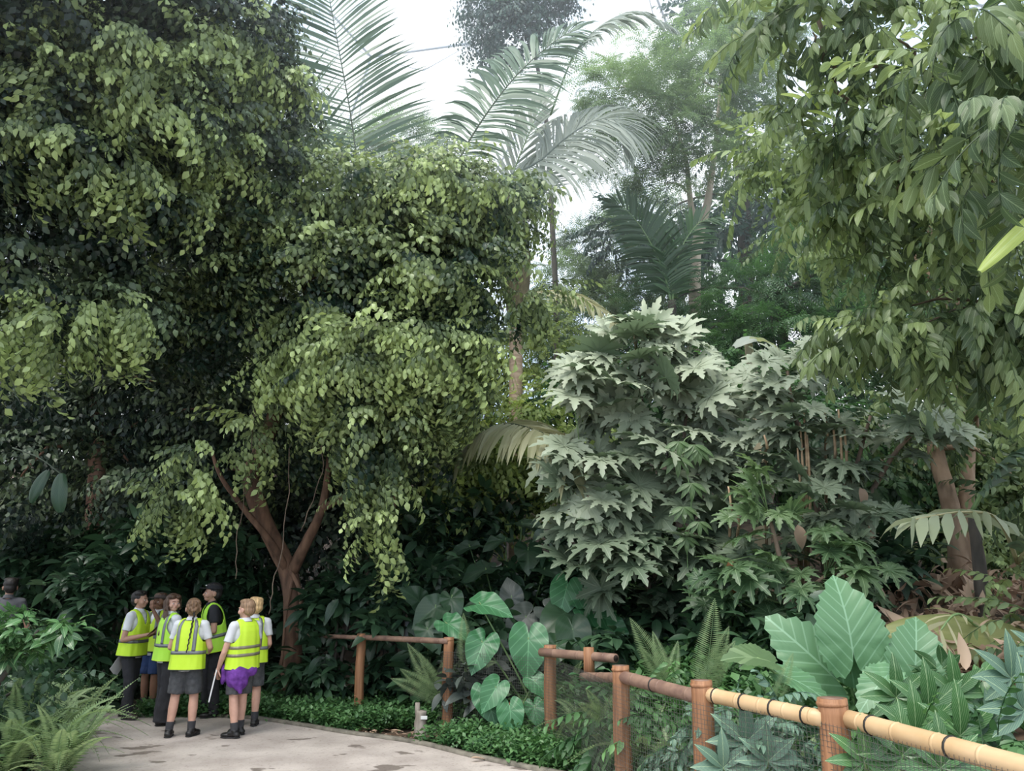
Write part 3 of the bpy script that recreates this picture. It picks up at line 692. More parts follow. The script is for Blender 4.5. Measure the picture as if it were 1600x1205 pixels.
# dark palm left of the pale forked trunk
pm = empty('palm_tree', gpt(1050, 14.5), 'dark green palm with drooping leaf left of the pale forked trunk', 'palm tree')
tube('trunk', [gpt(1050, 14.5) - [0, 0, .1], P(1052, 560, 14.5), P(1050, 470, 14.5)], [.1, .09, .08], M['barkdark'], pm)
frond(pm, PX((1050,480,14.5),(1035,420,14.4),(1005,360,14.3),(975,325,14.2),(955,318,14.2)), .85, M['under'], stem=M['stalk'], n=46, normal=(-.5,-.9,.3), W=.085, droop=.55, ang=1.1, start=.1, seed=13, tint=.7)
frond(pm, PX((1050,480,14.6),(1045,420,14.7),(1030,370,14.7),(1000,330,14.8)), .8, M['far'], stem=M['stalk'], n=40, normal=(.3,-1,.3), W=.085, droop=.5, start=.1, seed=14, tint=.3)
frond(pm, PX((1050,480,14.5),(1060,400,14.4),(1090,350,14.4),(1120,340,14.3)), .8, M['far'], stem=M['stalk'], n=36, normal=(.3,-1,.5), W=.085, droop=.5, start=.1, seed=15, tint=.3)
# the long yellowing frond in the middle ground with its dark stalk, and a young palm that bears it
pm = empty('palm_tree', gpt(610, 12.4), 'low palm behind the fig whose long dark stalks and yellowing leaf reach right', 'palm tree')
tube('trunk', [gpt(610, 12.4) - [0, 0, .1], P(622, 900, 12.4)], [.1, .09], M['barkdark'], pm)
frond(pm, PX((622,900,12.3),(645,810,12),(700,730,11.7),(770,668,10.8),(825,668,9.8),(865,690,9.2),(885,735,8.9)), 1.2, M['oldpalm'], stem=M['stalkdark'], n=66, normal=(.1,-.7,.8), W=.085, droop=1.05, ang=1.2, start=.45, seed=16, rad=.028, tint=.5)
frond(pm, PX((622,900,12.4),(640,760,12.3),(690,620,12.3),(745,545,12.3),(800,500,12.3),(850,465,12.3)), .55, M['palm'], stem=M['stalkdark'], n=60, normal=(0,-1,.3), W=.075, droop=.3, ang=1.15, start=.3, seed=17, rad=.026)
frond(pm, PX((622,900,12.4),(590,840,12.8),(570,760,13)), .6, M['under'], n=30, seed=18)

# ------------------------------------------------------------ lobed-leaf shrubs
def lobed_tpl(nl=9, cut=.5, wid=1.0, seed=0, droop=.22):
    r = np.random.default_rng(seed); b = Buf()
    st = [(0, .02), (.16, .10), (.32, .155), (.44, .15), (.55, .20), (.60, .105), (.72, .16), (.77, .075), (.88, .085), (1.0, .004)]
    for i in range(nl):
        a = (i - (nl - 1) / 2) / (nl - 1) * 2 * 2.45
        Ln = (.62 + .38 * math.cos(a * .6)) * r.uniform(.93, 1.05)
        d = np.array([math.sin(a), math.cos(a), 0]); s_ = np.array([d[1], -d[0], 0]); V, uv = [], []
        for k, (t, w) in enumerate(st):
            z = .10 * math.sin(t * 2.2) - droop * (t * Ln) ** 2 * 1.2
            c = d * t * Ln + np.array([0, 0, z]); w *= wid * Ln
            jl, jr = r.uniform(.8, 1.15), r.uniform(.8, 1.15)
            for q, ww in ((-1, w * jl), (0, 0), (1, w * jr)):
                V.append(c + s_ * q * ww + d * (.035 * abs(q) * (1 if k in (4, 6) else -.3)) + np.array([0, 0, .28 * ww * abs(q)])); uv.append((.5 + q * ww * 1.5, .5 * t))
        L, T = [], []
        for k in range(len(st) - 1):
            for j in (0, 1): a_ = 3 * k + j; L += [a_, a_ + 1, a_ + 4, a_ + 3]; T.append(4)
        b.add(np.array(V), np.array(L), np.array(T), np.array(uv), 0.0)
    return b.tpl()
LOB = [lobed_tpl(9, seed=s, droop=.04 + .10 * s, wid=.85 + .06 * s) for s in range(4)]
def lobed_shrub(label, base, stems, blobs, mat, leaf=.36, per=9, seed=0, tint=.5, petr=.007, kind_blobs=None, stemm=None, name='lobed_leaf_shrub', tops=()):
    t = empty(name, base, label, 'shrub')
    r = np.random.default_rng(seed); stemm = stemm or M['barkgrey']; nodes = []
    for s_ in stems:
        q = [np.asarray(base) - [0, 0, .1]] + [P(*z) for z in s_]; tube('stem', q, list(np.linspace(.045, .018, len(q))), stemm, t, k=8, rough=.06)
        sp, _ = smooth_path(q, [0] * len(q), 6); nodes += sp[len(sp) // 5:]
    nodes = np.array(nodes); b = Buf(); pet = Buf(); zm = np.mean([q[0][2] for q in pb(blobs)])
    def leaf_at(p, s, tn, up=None):
        d0 = p - nodes; k = np.argmin(np.linalg.norm(d0, axis=1) + .4 * np.maximum(0, nodes[:, 2] - p[2])); src = nodes[k]
        out = p - src; h_ = nrm([out[0], out[1] - .12, 0])
        Y = nrm(h_ * 1.0 + np.array([0, 0, r.uniform(-.7, .25)]) + r.normal(0, .38, 3))
        U = nrm(np.array([0, -.3 - .26 * max(0, p[2] - 1.5), 1.0]) + h_ * .3 + r.normal(0, .26, 3)) if up is None else up
        X = nrm(np.cross(Y, U)); Z = np.cross(X, Y)
        b.put(LOB[r.integers(0, 4)], p[None], np.stack([X, Y, Z], 1)[None], [s], [tn])
        mid = (src + p) / 2 + np.array([0, 0, .12 * np.linalg.norm(out)])
        V, L, T = tube_np([src, mid, p], [petr, petr * .8, petr * .6], 4); pet.add(V, L, T)
    for c, R, w in pb(blobs):
        n = int(per * w * (R[0] * R[2] + R[0] * R[1] + R[1] * R[2]) * 4)
        for _ in range(n):
            d = r.normal(0, 1, 3); d /= np.linalg.norm(d)
            if d[1] > .35 and r.random() < .6: continue
            p = c + d * R * (.45 + .55 * r.random() ** .5)
            leaf_at(p, leaf * r.uniform(.7, 1.15), tint + r.normal(0, .14) + .1 * d[2] + .42 * (p[2] - zm))  # higher leaves get a paler tint: overhead light put into leaf colour
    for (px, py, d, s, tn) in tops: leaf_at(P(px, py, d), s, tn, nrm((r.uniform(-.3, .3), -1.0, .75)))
    b.obj('foliage', mat, t); pet.obj('leaf_stalks', stemm if name != 'lobed_leaf_shrub' else M['stalk'], t)
    return t
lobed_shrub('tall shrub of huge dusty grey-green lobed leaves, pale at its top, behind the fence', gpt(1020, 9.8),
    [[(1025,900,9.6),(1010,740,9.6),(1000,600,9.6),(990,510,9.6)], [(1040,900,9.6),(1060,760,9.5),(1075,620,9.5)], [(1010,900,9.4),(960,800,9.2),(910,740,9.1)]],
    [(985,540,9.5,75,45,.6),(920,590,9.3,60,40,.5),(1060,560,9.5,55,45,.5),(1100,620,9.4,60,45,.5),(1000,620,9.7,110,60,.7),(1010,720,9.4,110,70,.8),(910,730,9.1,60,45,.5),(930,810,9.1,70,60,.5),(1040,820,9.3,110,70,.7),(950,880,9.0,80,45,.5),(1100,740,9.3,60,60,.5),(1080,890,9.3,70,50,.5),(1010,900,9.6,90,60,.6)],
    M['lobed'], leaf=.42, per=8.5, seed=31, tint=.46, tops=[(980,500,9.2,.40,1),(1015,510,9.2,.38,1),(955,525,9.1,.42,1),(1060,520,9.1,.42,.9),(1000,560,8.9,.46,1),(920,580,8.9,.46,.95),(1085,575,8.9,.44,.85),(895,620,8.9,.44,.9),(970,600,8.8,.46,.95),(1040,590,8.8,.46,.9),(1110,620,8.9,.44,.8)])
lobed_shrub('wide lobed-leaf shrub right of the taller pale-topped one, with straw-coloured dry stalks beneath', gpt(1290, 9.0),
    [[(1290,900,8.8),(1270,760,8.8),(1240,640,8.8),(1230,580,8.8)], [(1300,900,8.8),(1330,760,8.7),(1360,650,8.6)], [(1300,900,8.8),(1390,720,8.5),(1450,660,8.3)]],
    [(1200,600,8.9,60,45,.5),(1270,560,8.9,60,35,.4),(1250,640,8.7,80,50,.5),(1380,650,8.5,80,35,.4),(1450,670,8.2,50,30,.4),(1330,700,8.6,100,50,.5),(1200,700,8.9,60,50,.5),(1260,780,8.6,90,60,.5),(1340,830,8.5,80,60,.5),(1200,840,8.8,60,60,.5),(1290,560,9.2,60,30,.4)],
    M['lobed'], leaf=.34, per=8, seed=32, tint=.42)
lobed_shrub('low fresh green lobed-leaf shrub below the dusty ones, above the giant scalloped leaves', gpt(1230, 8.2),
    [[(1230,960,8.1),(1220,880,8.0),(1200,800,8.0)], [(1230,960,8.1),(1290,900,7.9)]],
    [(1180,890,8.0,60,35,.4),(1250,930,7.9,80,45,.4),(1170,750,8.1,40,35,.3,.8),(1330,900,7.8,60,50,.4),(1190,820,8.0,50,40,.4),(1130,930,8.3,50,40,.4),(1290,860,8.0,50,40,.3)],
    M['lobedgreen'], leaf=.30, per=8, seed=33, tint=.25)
# dry stalks and dead leaves hanging in it
b = Buf(); r_ = np.random.default_rng(3)
t = empty('dry_stalks', gpt(1265, 9.4), 'bundle of straw-coloured dry stalks standing inside the wide lobed-leaf shrub', 'dry stalks')
for k, (px, y0, y1) in enumerate([(1252,660,860),(1258,640,850),(1248,700,850),(1263,680,870),(1302,650,760),(1312,640,790),(1320,660,780),(1196,680,720),(1152,790,850),(1140,760,840),(1290,640,720)]):
    tube('stalk', [P(px + 4, 1000, 9.3), P(px, y1, 9.0), P(px + 3, (y0 + y1) / 2, 8.5), P(px - 2, y0, 8.45)], [.02, .018, .016, .01], plain('straw', (.52, .38, .24), .8, (.36, .24, .15), 12) if k == 0 else bpy.data.materials['straw'], t, k=6, seed=k)
DEADL = leaf_tpl(.26, .12, 5, .5, .6, .45)
def dead_leaf(px, py, d, s, label, mat='orange', down=True, seed=0):
    b = Buf(); r = np.random.default_rng(seed)
    b.put(DEADL, np.zeros((1, 3)), rotms(np.array([[r.uniform(-.3, .3), -.3, -1.0 if down else .1]]), np.array([[r.uniform(-.6, .6), -1, .3]])), [s], [.5])
    o = b.obj('dead_leaf', M[mat], None); o.location = P(px, py, d); tagp(o, label, 'leaf', 'dry leaves caught in the shrubs')
for i, q in enumerate([(1246,820,7.9,1.0,'curled pinkish dry leaf hanging in the lobed shrub above the giant leaf','dead'),(1280,845,7.9,.7,'small pink dry leaf to the right of the curled hanging one','dead'),
   (1142,875,8.2,.8,'orange dry leaf hanging left of the fresh green lobed leaves','orange'),(1150,905,8.3,.7,'reddish dry leaf just under the orange one','orange'),(1343,762,8.3,.9,'brown folded dry leaf high in the right shrub','dead'),(1358,815,8.2,.5,'tiny red dry leaf low in the right shrub','orange')]):
    dead_leaf(*q[:4], q[4], q[5], True, i)
# five-fingered green climber
FIN = leaf_tpl(.24, .07, 4, .2, .5, .5)
b = Buf(); cl = empty('climber', P(1075, 930, 8.6), 'bright green climbing vine with five-fingered leaves hanging down the tall shrub', 'vine')
rr = np.random.default_rng(5)
for (px, py) in [(1085,695),(1058,715),(1080,755),(1068,792),(1092,815),(1092,700),(1060,690),(1072,840)]:
    a = np.linspace(-1.6, 1.6, 5); Y = np.array([[math.sin(x), -.4, -.35 - .55 * math.cos(x)] for x in a])
    b.put(FIN, np.tile(P(px, py, 8.55), (5, 1)), rotms(Y, np.tile([[0, -1, .6]], (5, 1))), np.full(5, .95) * rr.uniform(.8, 1.1), np.full(5, .55))
b.obj('leaves', M['lobedgreen'], cl)
tube('stem', PX((1078,940,8.7),(1074,860,8.65),(1080,780,8.6),(1066,700,8.6),(1080,680,8.6)), [.006] * 5, M['stalk'], cl, k=5)

# ------------------------------------------------------------ banana plant, stump and leaves
def blade(L, W, n=16, arch=.3, fold=.25, tear=0, seed=0, seg=3, tipw=.0, wave=.0):
    """long entire leaf along +y arching down"""
    r = np.random.default_rng(seed); V, uv = [], []
    for i in range(n + 1):
        t = i / n; w = W / 2 * (math.sin(PI * min(.999, t * .94 + .04)) ** .45)
        y = L * (t - arch * .3 * t * t); z = -arch * L * t * t
        for j in range(-seg, seg + 1):
            u = j / seg; tr = (r.uniform(-1, 1) * tear * abs(u))
            V.append((u * w, y + tr, z + fold * w * (abs(u)) * (1 - .8 * abs(u)) * 2 - (.35 * W * u * u * fold) + wave * math.sin(i * 1.7) * abs(u))); uv.append((.5 + u * .5, t))
    k = 2 * seg + 1; L_, T = [], []
    for i in range(n):
        for j in range(2 * seg):
            a = i * k + j; L_ += [a, a + 1, a + k + 1, a + k]; T.append(4)
    return dict(V=np.array(V), L=np.array(L_), T=np.array(T), uv=np.array(uv), t=np.zeros(len(V)))
def put1(name, tp, pos, Y, U, s, tint, mat, parent):
    b = Buf(); b.put(tp, np.asarray(pos, float)[None], rotms(np.asarray(Y, float)[None], np.asarray(U, float)[None]), [s], [tint])
    return b.obj(name, mat, parent)
t = empty('banana_plant', gpt(1180, 10.5), 'cut banana stem with one pale leaf folded over its top, behind the lobed-leaf shrubs', 'banana plant')
tube('stem', [gpt(1185, 10.5) - [0, 0, .1], P(1190, 700, 10.5), P(1178, 600, 10.4), P(1168, 530, 10.3)], [.13, .11, .085, .05], plain('pale banana stem', (.34,.30,.20), .6, (.50,.46,.34), 4, .2, (1,1,.2)), t, k=12)
put1('leaf', blade(.75, .34, 12, .5, .3, .01, 4, wave=.02), P(1168, 528, 10.2), (.8, -.15, .0), (.0, -.5, 1), .8, .3, M['banana'], t)
put1('leaf', blade(.5, .3, 10, .5, .3, .01, 5), P(1185, 530, 10.2), (-.8, -.4, .1), (0, -.6, .8), .8, .9, M['silver'], t)
t = empty('banana_leaf', P(1390, 985, 6.7), 'long olive banana leaf lying on the bank behind the giant scalloped leaf', 'leaf')
put1('blade', blade(1.35, .46, 22, .18, .35, .004, 7), P(1385, 985, 6.9), (1.0, -.45, .02), (-.1, -.75, .65), 1.0, .5, M['banana'], t)
put1('blade', blade(.9, .3, 12, .2, .3, .01, 8), P(1540, 655, 6.0), (.35, -.1, -1), (-.2, -1, 0), .1, .5, M['banana'], t)
# big out-of-focus leaf blades entering at the right edge
t = empty('palm_shrub', gpt(1800, 4.2), 'bright yellow-green strap leaves poking in at the right edge near the camera', 'shrub')
put1('leaf', blade(1.0, .14, 14, .12, .3, 0, 9), P(1680, 290, 3.9), (-1.0, .1, -.75), (-.3, -1, .6), .75, .9, M['yellow'], t)
put1('leaf', blade(1.0, .12, 14, .1, .3, 0, 10), P(1680, 330, 3.9), (-.62, .1, -.9), (-.3, -1, .6), .7, .6, M['bigleaf'], t)
tube('stem', [gpt(1800, 4.2) - [0,0,.1], P(1790, 600, 4.1), P(1680, 300, 3.9)], [.03, .025, .012], M['stalk'], t)
b = Buf()
for (px, py, s, dx) in [(1290,160,.9,.15),(1262,158,.9,-.9),(1280,170,.8,-.3),(1300,185,.8,-.8),(1310,150,.6,.5)]:
    b.put(blade(.28, .07, 8, .3, .3), P(px, py, 5.9)[None], rotms(np.array([[dx, -.2, .5]]), np.array([[0, -1, .4]])), [s], [.8])
t = empty('young_shoot', P(1290, 180, 5.9), 'upright yellow-green young shoot catching light in the upper right foliage', 'shoot')
b.obj('leaves', M['yellow'], t)

# ------------------------------------------------------------ taro: heart leaves on long stalks
def heart_tpl(seed=0, scallop=0.0, ruffle=.03, cup=.25, width=1.0, sinus=.16, na=48, nr=5, corr=0.0, nv=9):
    r = np.random.default_rng(seed); V, uv = [(0, 0, 0)], [(.5, .3)]
    ang = np.linspace(-PI, PI, na, endpoint=False); ph = r.uniform(0, 6)
    def rad(a):
        x = abs(a)
        v = np.interp(x, [0, .08, .2, .4, .7, 1.0, 1.45, 1.9, 2.35, 2.65, 2.85, 3.0, PI], [1.06, .97, .88, .77, .67, .60, .55, .54, .57, .58, .54, .40, sinus])
        return v * (1 + scallop * ((x * 4.2) % 1.0 - .5))
    for k in range(1, nr + 1):
        f = k / nr
        for a in ang:
            R = rad(a) * f; x, y = math.sin(a) * R * width, math.cos(a) * R
            phs = (y - abs(x) * .9) * nv * PI
            z = cup * (x * x) * .9 - .28 * max(0, y) ** 2 * 1.1 - .15 * max(0, -y) ** 2 + ruffle * math.sin(a * 7 + ph) * f * f + corr * math.sin(phs * 2) * f + .10 * abs(x)
            V.append((x, y, z)); uv.append((.5 + x * .75, .3 + y * .7))
    L, T = [], []
    for j in range(na):
        L += [0, 1 + j, 1 + (j + 1) % na][::-1]; T.append(3)
    for k in range(nr - 1):
        for j in range(na):
            a = 1 + k * na + j; c_ = 1 + k * na + (j + 1) % na
            L += [a, c_, c_ + na, a + na]; T.append(4)
    return dict(V=np.array(V), L=np.array(L), T=np.array(T), uv=np.array(uv), t=np.zeros(len(V)))
HRT = [heart_tpl(s, ruffle=.02 + .012 * s) for s in range(4)]
ALO = [heart_tpl(7, scallop=.10, ruffle=.012, width=1.0, na=120, nr=9, corr=.008, nv=5, cup=.1), heart_tpl(8, scallop=.13, ruffle=.02, width=.8, na=120, nr=9, corr=.010, nv=5, cup=.1)]
def taro(label, base_px, leaves, mat='taro', tpl=None, name='taro_plant', cat='plant', stalk='stalk', group=None, r0=.014):
    """leaves: (px, py, d, size m, tip direction (x, y, z), upper-side direction)"""
    base = gpt(*base_px); t = empty(name, base, label, cat, group)
    for i, q in enumerate(leaves):
        px, py, d, s, Y, U = q[:6]; mt = M[q[6]] if len(q) > 6 else M[mat]
        tp = (tpl or HRT)[i % len(tpl or HRT)]
        p = P(px, py, d)
        lf = put1('leaf', tp, p, Y, U, s, .5 + .12 * math.sin(i * 2.3), mt, t)
        b0 = base + np.array([.05 * math.sin(i * 2), .05 * math.cos(i * 2), 0])
        back = -nrm(U) * .22 * s
        V, L, T = smooth_tube([b0, (b0 + p) / 2 + [0, 0, .06] + back, p + back * .4, p - nrm(U) * .006], [r0, r0 * .8, r0 * .6, r0 * .45])
        np_mesh('leaf_stalk', V, L, T, M[stalk], t)
    return t
def smooth_tube(pts, rad, k=7, m=5):
    p, r_ = smooth_path(pts, rad, m); return tube_np(p, r_, k)
taro('bright green taro whose broad heart-shaped leaf faces the path left of the third post', (838, 9.0), [
    (826,1000,8.7,.40,(-.05,-.45,-1),(0,-1,.35)), (752,945,9.0,.36,(.9,-.4,-.1),(-.05,-.6,.8)), (755,1005,8.8,.34,(-.3,-.6,-.7),(0,-1,.5)), (700,975,9.2,.30,(.6,-.5,-.3),(0,-.7,.7))], 'taro')
taro('large dull purple-grey taro plant behind the green one', (830, 10.2), [
    (822,965,9.8,.36,(-.6,-.3,-.5),(0,-1,.5)), (858,955,9.7,.34,(.5,-.4,-.4),(0,-.9,.6)), (800,935,10,.28,(-.2,.2,.9),(0,-1,.3))], 'tarodark')
taro('green taro plant whose leaves overlap above the third fence post', (905, 9.6), [
    (885,920,9.6,.36,(-.3,-.4,-.9),(0,-1,.5)), (925,955,9.4,.40,(.9,-.3,-.4),(0,-.8,.7)), (912,935,9.5,.34,(.5,-.4,-.1),(0,-.9,.6)), (950,985,9.3,.38,(.5,-.4,-.7),(0,-.9,.6))], 'taro')
taro('bluish dark taro plant low behind the third fence post', (900, 9.2), [
    (895,985,9.1,.38,(.1,-.4,-.9),(0,-1,.4)), (880,960,9.5,.40,(-.5,-.4,-.3),(0,-.8,.7)), (940,1010,9.0,.38,(.7,-.4,-.5),(0,-.8,.7)), (870,1010,9.0,.3,(-.5,-.5,-.6),(0,-.9,.4))], 'under')
taro('dark taro plant with flat leaves in the shade, left of the big lobed shrub', (800, 11.2), [
    (815,820,11,.42,(.6,-.5,-.1),(0,-.3,1)), (825,860,10.8,.36,(0,-.5,-.5),(0,-.7,.8)), (760,890,10.6,.40,(-.7,-.4,-.2),(0,-.4,1)), (790,845,11.3,.4,(-.6,-.5,-.1),(0,-.3,1)), (850,890,10.6,.36,(.7,-.4,-.2),(0,-.5,1)), (735,855,11.2,.34,(-.8,-.3,-.2),(0,-.4,1)),(720,900,10.8,.34,(-.6,-.5,-.2),(0,-.4,1)),(865,840,11,.34,(.5,-.4,-.2),(0,-.4,1))], 'under')
taro('shaded taro plant left of the pointed fern, behind the first fence bay', (668, 9.8), [
    (680,950,9.8,.34,(-.7,-.4,-.5),(0,-.9,.5)), (668,985,9.6,.3,(.5,-.5,-.7),(0,-.9,.5)), (655,940,10,.3,(-.4,-.4,.4),(0,-.9,.6)), (705,935,9.9,.28,(.3,-.5,-.6),(0,-.9,.5))], 'under')
taro('young taro plant with small leaves low in the middle fence bay', (790, 8.6), [
    (775,1075,8.4,.26,(-.5,-.5,-.7),(0,-.9,.4)), (797,1110,8.3,.26,(.1,-.4,-.9),(0,-1,.4)), (760,1085,8.5,.3,(.3,-.5,-.8),(0,-.9,.4)), (835,1105,8.4,.2,(.2,-.5,-.7),(0,-.9,.4)), (835,1065,8.6,.22,(.6,-.4,-.5),(0,-.8,.6))], 'taro')
taro('giant taro with two huge upright scalloped leaves behind the bamboo rail', (1325, 6.3), [
    (1330,1002,6.1,.50,(-.04,.05,1),(-.05,-1,.1)), (1290,1045,6.3,.56,(-.85,.1,.85),(-.15,-1,.1)), (1430,1045,6.0,.40,(.25,.1,.95),(-.3,-1,.1)), (1380,1062,5.7,.3,(-.85,-.4,-.55),(-.2,-.8,.9)), (1190,1030,6.0,.3,(-1,-.2,.25),(0,-.5,1),'lobedgreen'), (1240,1062,6.0,.34,(.9,-.3,-.4),(0,-.5,1))],
    'alocasia', ALO, 'giant_taro_plant', 'plant')
# blue grey fingered plant at the lower right and the one under the near rail
def finger_plant(label, base_px, heads, mat='grey', s=.3):
    base = gpt(*base_px); t = empty('finger_leaf_plant', base, label, 'plant'); r = np.random.default_rng(len(label))
    for (px, py, d, sc) in heads:
        p = P(px, py, d); b = Buf()
        for a in np.linspace(-2.2, 2.2, 7):
            b.put(leaf_tpl(.42, .13, 6, .18, .3, .45), p[None], rotms(np.array([[math.sin(a), -.35, math.cos(a) * .8 + .1]]), np.array([[0, -1, .55]])), [sc * (1 - .08 * abs(a))], [.5 + r.normal(0, .1)])
        b.obj('leaf', M[mat], t)
        V, L, T = smooth_tube([base, (base + p) / 2 + [0, .05, .05], p], [.012, .009, .007]); np_mesh('leaf_stalk', V, L, T, M['stalk'], t)
    return t
finger_plant('blue-green plant with long fingered leaves at the lower right corner behind the bamboo rail', (1600, 5.0), [(1580,1060,4.9,0.72),(1600,1110,4.7,0.79),(1545,1130,4.9,0.50),(1625,1020,5,0.58)])
finger_plant('pale blue-green fingered plant under the bamboo rail between the last two posts', (1170, 5.3), [(1165,1160,5.15,0.72),(1200,1190,5.0,0.58),(1130,1200,5.1,0.58)])
finger_plant('dark glossy fingered plant right of the thick fence post behind the rail', (1450, 5.3), [(1400,1090,5.3,.7),(1450,1110,5.2,.8),(1490,1085,5.3,.7),(1430,1150,5.0,.8),(1500,1150,4.9,.8)], 'glossy')
finger_plant('glossy plant below the near rail right of the thick post', (1370, 4.5), [(1350,1190,4.4,.6),(1410,1180,4.4,.7),(1470,1200,4.3,.7)], 'glossy')
# pinnate leaf with eight broad pale leaflets (young fishtail palm) on its dark trunk
pm = empty('young_palm_tree', gpt(1540, 7.6), 'young palm with slim dark trunk and arched pale leaf of broad leaflets on the bank', 'palm tree')
tube('trunk', [gpt(1540, 7.6) - [0,0,.1], P(1538, 960, 7.5), P(1530, 880, 7.5), P(1518, 800, 7.5)], [.075, .065, .06, .04], M['barkdark'], pm, k=10, rough=.05)
frond(pm, PX((1590,880,7.3),(1560,812,7.0),(1510,800,6.8),(1460,806,6.7),(1430,812,6.6)), .40, M['cream'], stem=M['stalkyel'], n=10, normal=(0,-.45,1), W=.11, droop=1.15, ang=.9, start=.25, seed=20, tint=.35, prof=lambda t: 1)
frond(pm, PX((1590,880,7.3),(1620,840,7.0),(1660,840,6.8)), .40, M['palm'], stem=M['stalkyel'], n=8, normal=(0,-.35,1), W=.085, droop=.6, start=.25, seed=21, tint=.9, prof=lambda t: 1)
frond(pm, PX((1560,1010,6.8),(1500,960,6.6),(1470,985,6.4)), .3, M['oldpalm'], n=6, normal=(0,-.35,1), W=.04, droop=.6, start=.25, seed=22, tint=.9, prof=lambda t: 1)
frond(pm, PX((1518,800,7.5),(1560,730,7.2),(1600,705,7.0),(1650,720,6.8)), .45, M['palm'], n=24, normal=(0,-.35,1), W=.085, droop=1.0, start=.2, seed=23, tint=.5)
# dead leaf litter on the bank
def litter(name, label, n, box, tpls, mat, sc, seed=0, zoff=.03, cond=None, cat='leaf litter', tint=.5, tv=.25, tilt=.5, stuff=True, up=.15):
    r = np.random.default_rng(seed); P_ = []
    while len(P_) < n:
        x, y = r.uniform(box[0], box[1]), r.uniform(box[2], box[3])
        if cond and not cond(x, y): continue
        P_.append((x, y, height(x, y) + zoff + r.random() * up))
    P_ = np.array(P_); Y = np.c_[r.normal(0, 1, n), r.normal(0, 1, n), r.normal(0, tilt, n)]
    b = Buf(); k = r.integers(0, len(tpls), n)
    for i, tp in enumerate(tpls):
        q = k == i
        if q.any(): b.put(tp, P_[q], rotms(Y[q], roll=r.normal(0, tilt, q.sum())), r.uniform(*sc, q.sum()), tint + tv * r.normal(0, 1, q.sum()))
    o = b.obj(name, mat, None)
    return tagp(o, label, cat, None, 'stuff' if stuff else None)
DL = [leaf_tpl(.34, .10, 5, .6, .8, .45), leaf_tpl(.30, .12, 5, -.5, -.5, .5), leaf_tpl(.4, .07, 5, .8, .4, .5)]
fx = lambda x, y: (x - .2) * .838 + (y - 8.1) * .546      # distance behind the fence line
litter('leaf_litter', 'pinkish-brown dead leaves heaped on the bank at the right', 1500, (3.2, 7.0, 5.2, 9.0), DL, M['dead'], (.35, .85), 4, tint=.7, cond=lambda x, y: 1.6 < fx(x, y) < 4.5 and x > 3.3, up=.45)
bare_bank = lambda x, y: x > 3.2 and y > 5.0
# ------------------------------------------------------------ ferns
def fern_frond(L=.8, W=.16, n=34, arch=.5, seed=0, pw=.016):
    """in its own space: grows along +y, arching"""
    b = Buf(); r = np.random.default_rng(seed); sp = []
    for i in range(n):
        t = (i + .5) / n
        y = L * (t - .25 * arch * t * t); z = L * (.25 * arch * math.sin(t * 2.6) - arch * .45 * t * t)
        c = np.array([0, y, z]); w = W / 2 * min(1, t * 5 + .3) * (1 - t ** 2.2) + .004
        if i % 4 == 0: sp.append(c)
        for sg in (-1, 1):
            d = np.array([sg * .96, .28, -.12 + r.normal(0, .05)]); q = np.array([0, 1, 0])
            V = [c, c + d * w * .5 - q * pw * .5, c + d * w, c + d * w * .5 + q * pw * .5]
            b.add(np.array(V), np.array([0, 1, 2, 3] if sg < 0 else [0, 1, 2, 3][::-1]), np.array([4]), None, np.clip(.4 + r.normal(0, .1) + .2 * t, 0, 1))
    sp.append(c)
    V, Lq, T = tube_np(sp, list(np.linspace(.004, .0015, len(sp))), 4); b.add(V, Lq, T, None, .2)
    return b.tpl()
def mesh_of(tp, name, mat):
    b = Buf(); b.add(tp['V'], tp['L'], tp['T'], tp['uv'], tp['t']); o = b.obj(name, mat); me = o.data
    bpy.data.objects.remove(o); return me
FR = [mesh_of(fern_frond(.8, .17, 40, a, s), 'frond', M['fern']) for s, a in enumerate((.35, .7, 1.1))]
FR.append(mesh_of(fern_frond(.8, .30, 46, .12, 9, .013), 'frond', M['fern']))
def fern(label, loc, fronds, group=None, s=1.0):
    """fronds: (heading, pitch, size, kind)"""
    t = empty('fern', loc, label, 'fern', group)
    for a, p, k, v in fronds:
        o = bpy.data.objects.new('frond', FR[v]); C.objects.link(o); o.parent = t
        o.matrix_local = Matrix.Rotation(a, 4, 'Z') @ Matrix.Rotation(p, 4, 'X') @ Matrix.Rotation(random.uniform(-.3, .3), 4, 'Y') @ Matrix.Scale(k * s, 4)
    return t
def tuft(n, seed, pit=(.5, 1.2), size=(.7, 1.1)):
    r = random.Random(seed); return [(2 * PI * i / n + r.uniform(-.3, .3), r.uniform(*pit), r.uniform(*size), r.randrange(3)) for i in range(n)]
# tall upright fronds by the fifth post: turned so that their flat side faces the path
def upright(loc_px, d, top_px, L, label, lean=0, more=()):
    base = P(*loc_px, d); t = empty('fern', base, label, 'fern')
    for (tx, ty, td) in (top_px,) + tuple(more):
        Y = P(tx, ty, td) - base; s = np.linalg.norm(Y) / .78; Y = nrm(Y); U = nrm(np.array([0, -1, .25])); X = nrm(np.cross(Y, U)); Z = np.cross(X, Y)
        o = bpy.data.objects.new('frond', FR[3]); C.objects.link(o); o.parent = t
        mw = Matrix(np.block([[np.stack([X, Y, Z], 1) * s, np.zeros((3, 1))], [np.zeros((1, 3)), np.ones((1, 1))]]).tolist())
        o.matrix_local = mw
    return t
upright((1100, 1080), 6.4, (1118, 935, 6.3), .8, 'tall upright pale fern rising above the dark rail beside the fifth post', more=[(1140, 978, 6.4), (1150, 1000, 6.5)])
upright((1045, 1075), 6.9, (985, 965, 6.8), .8, 'pale fern leaning left behind the dark stretch of rail', more=[(1020, 985, 7), (1000, 1010, 6.8), (1060, 1000, 7)])
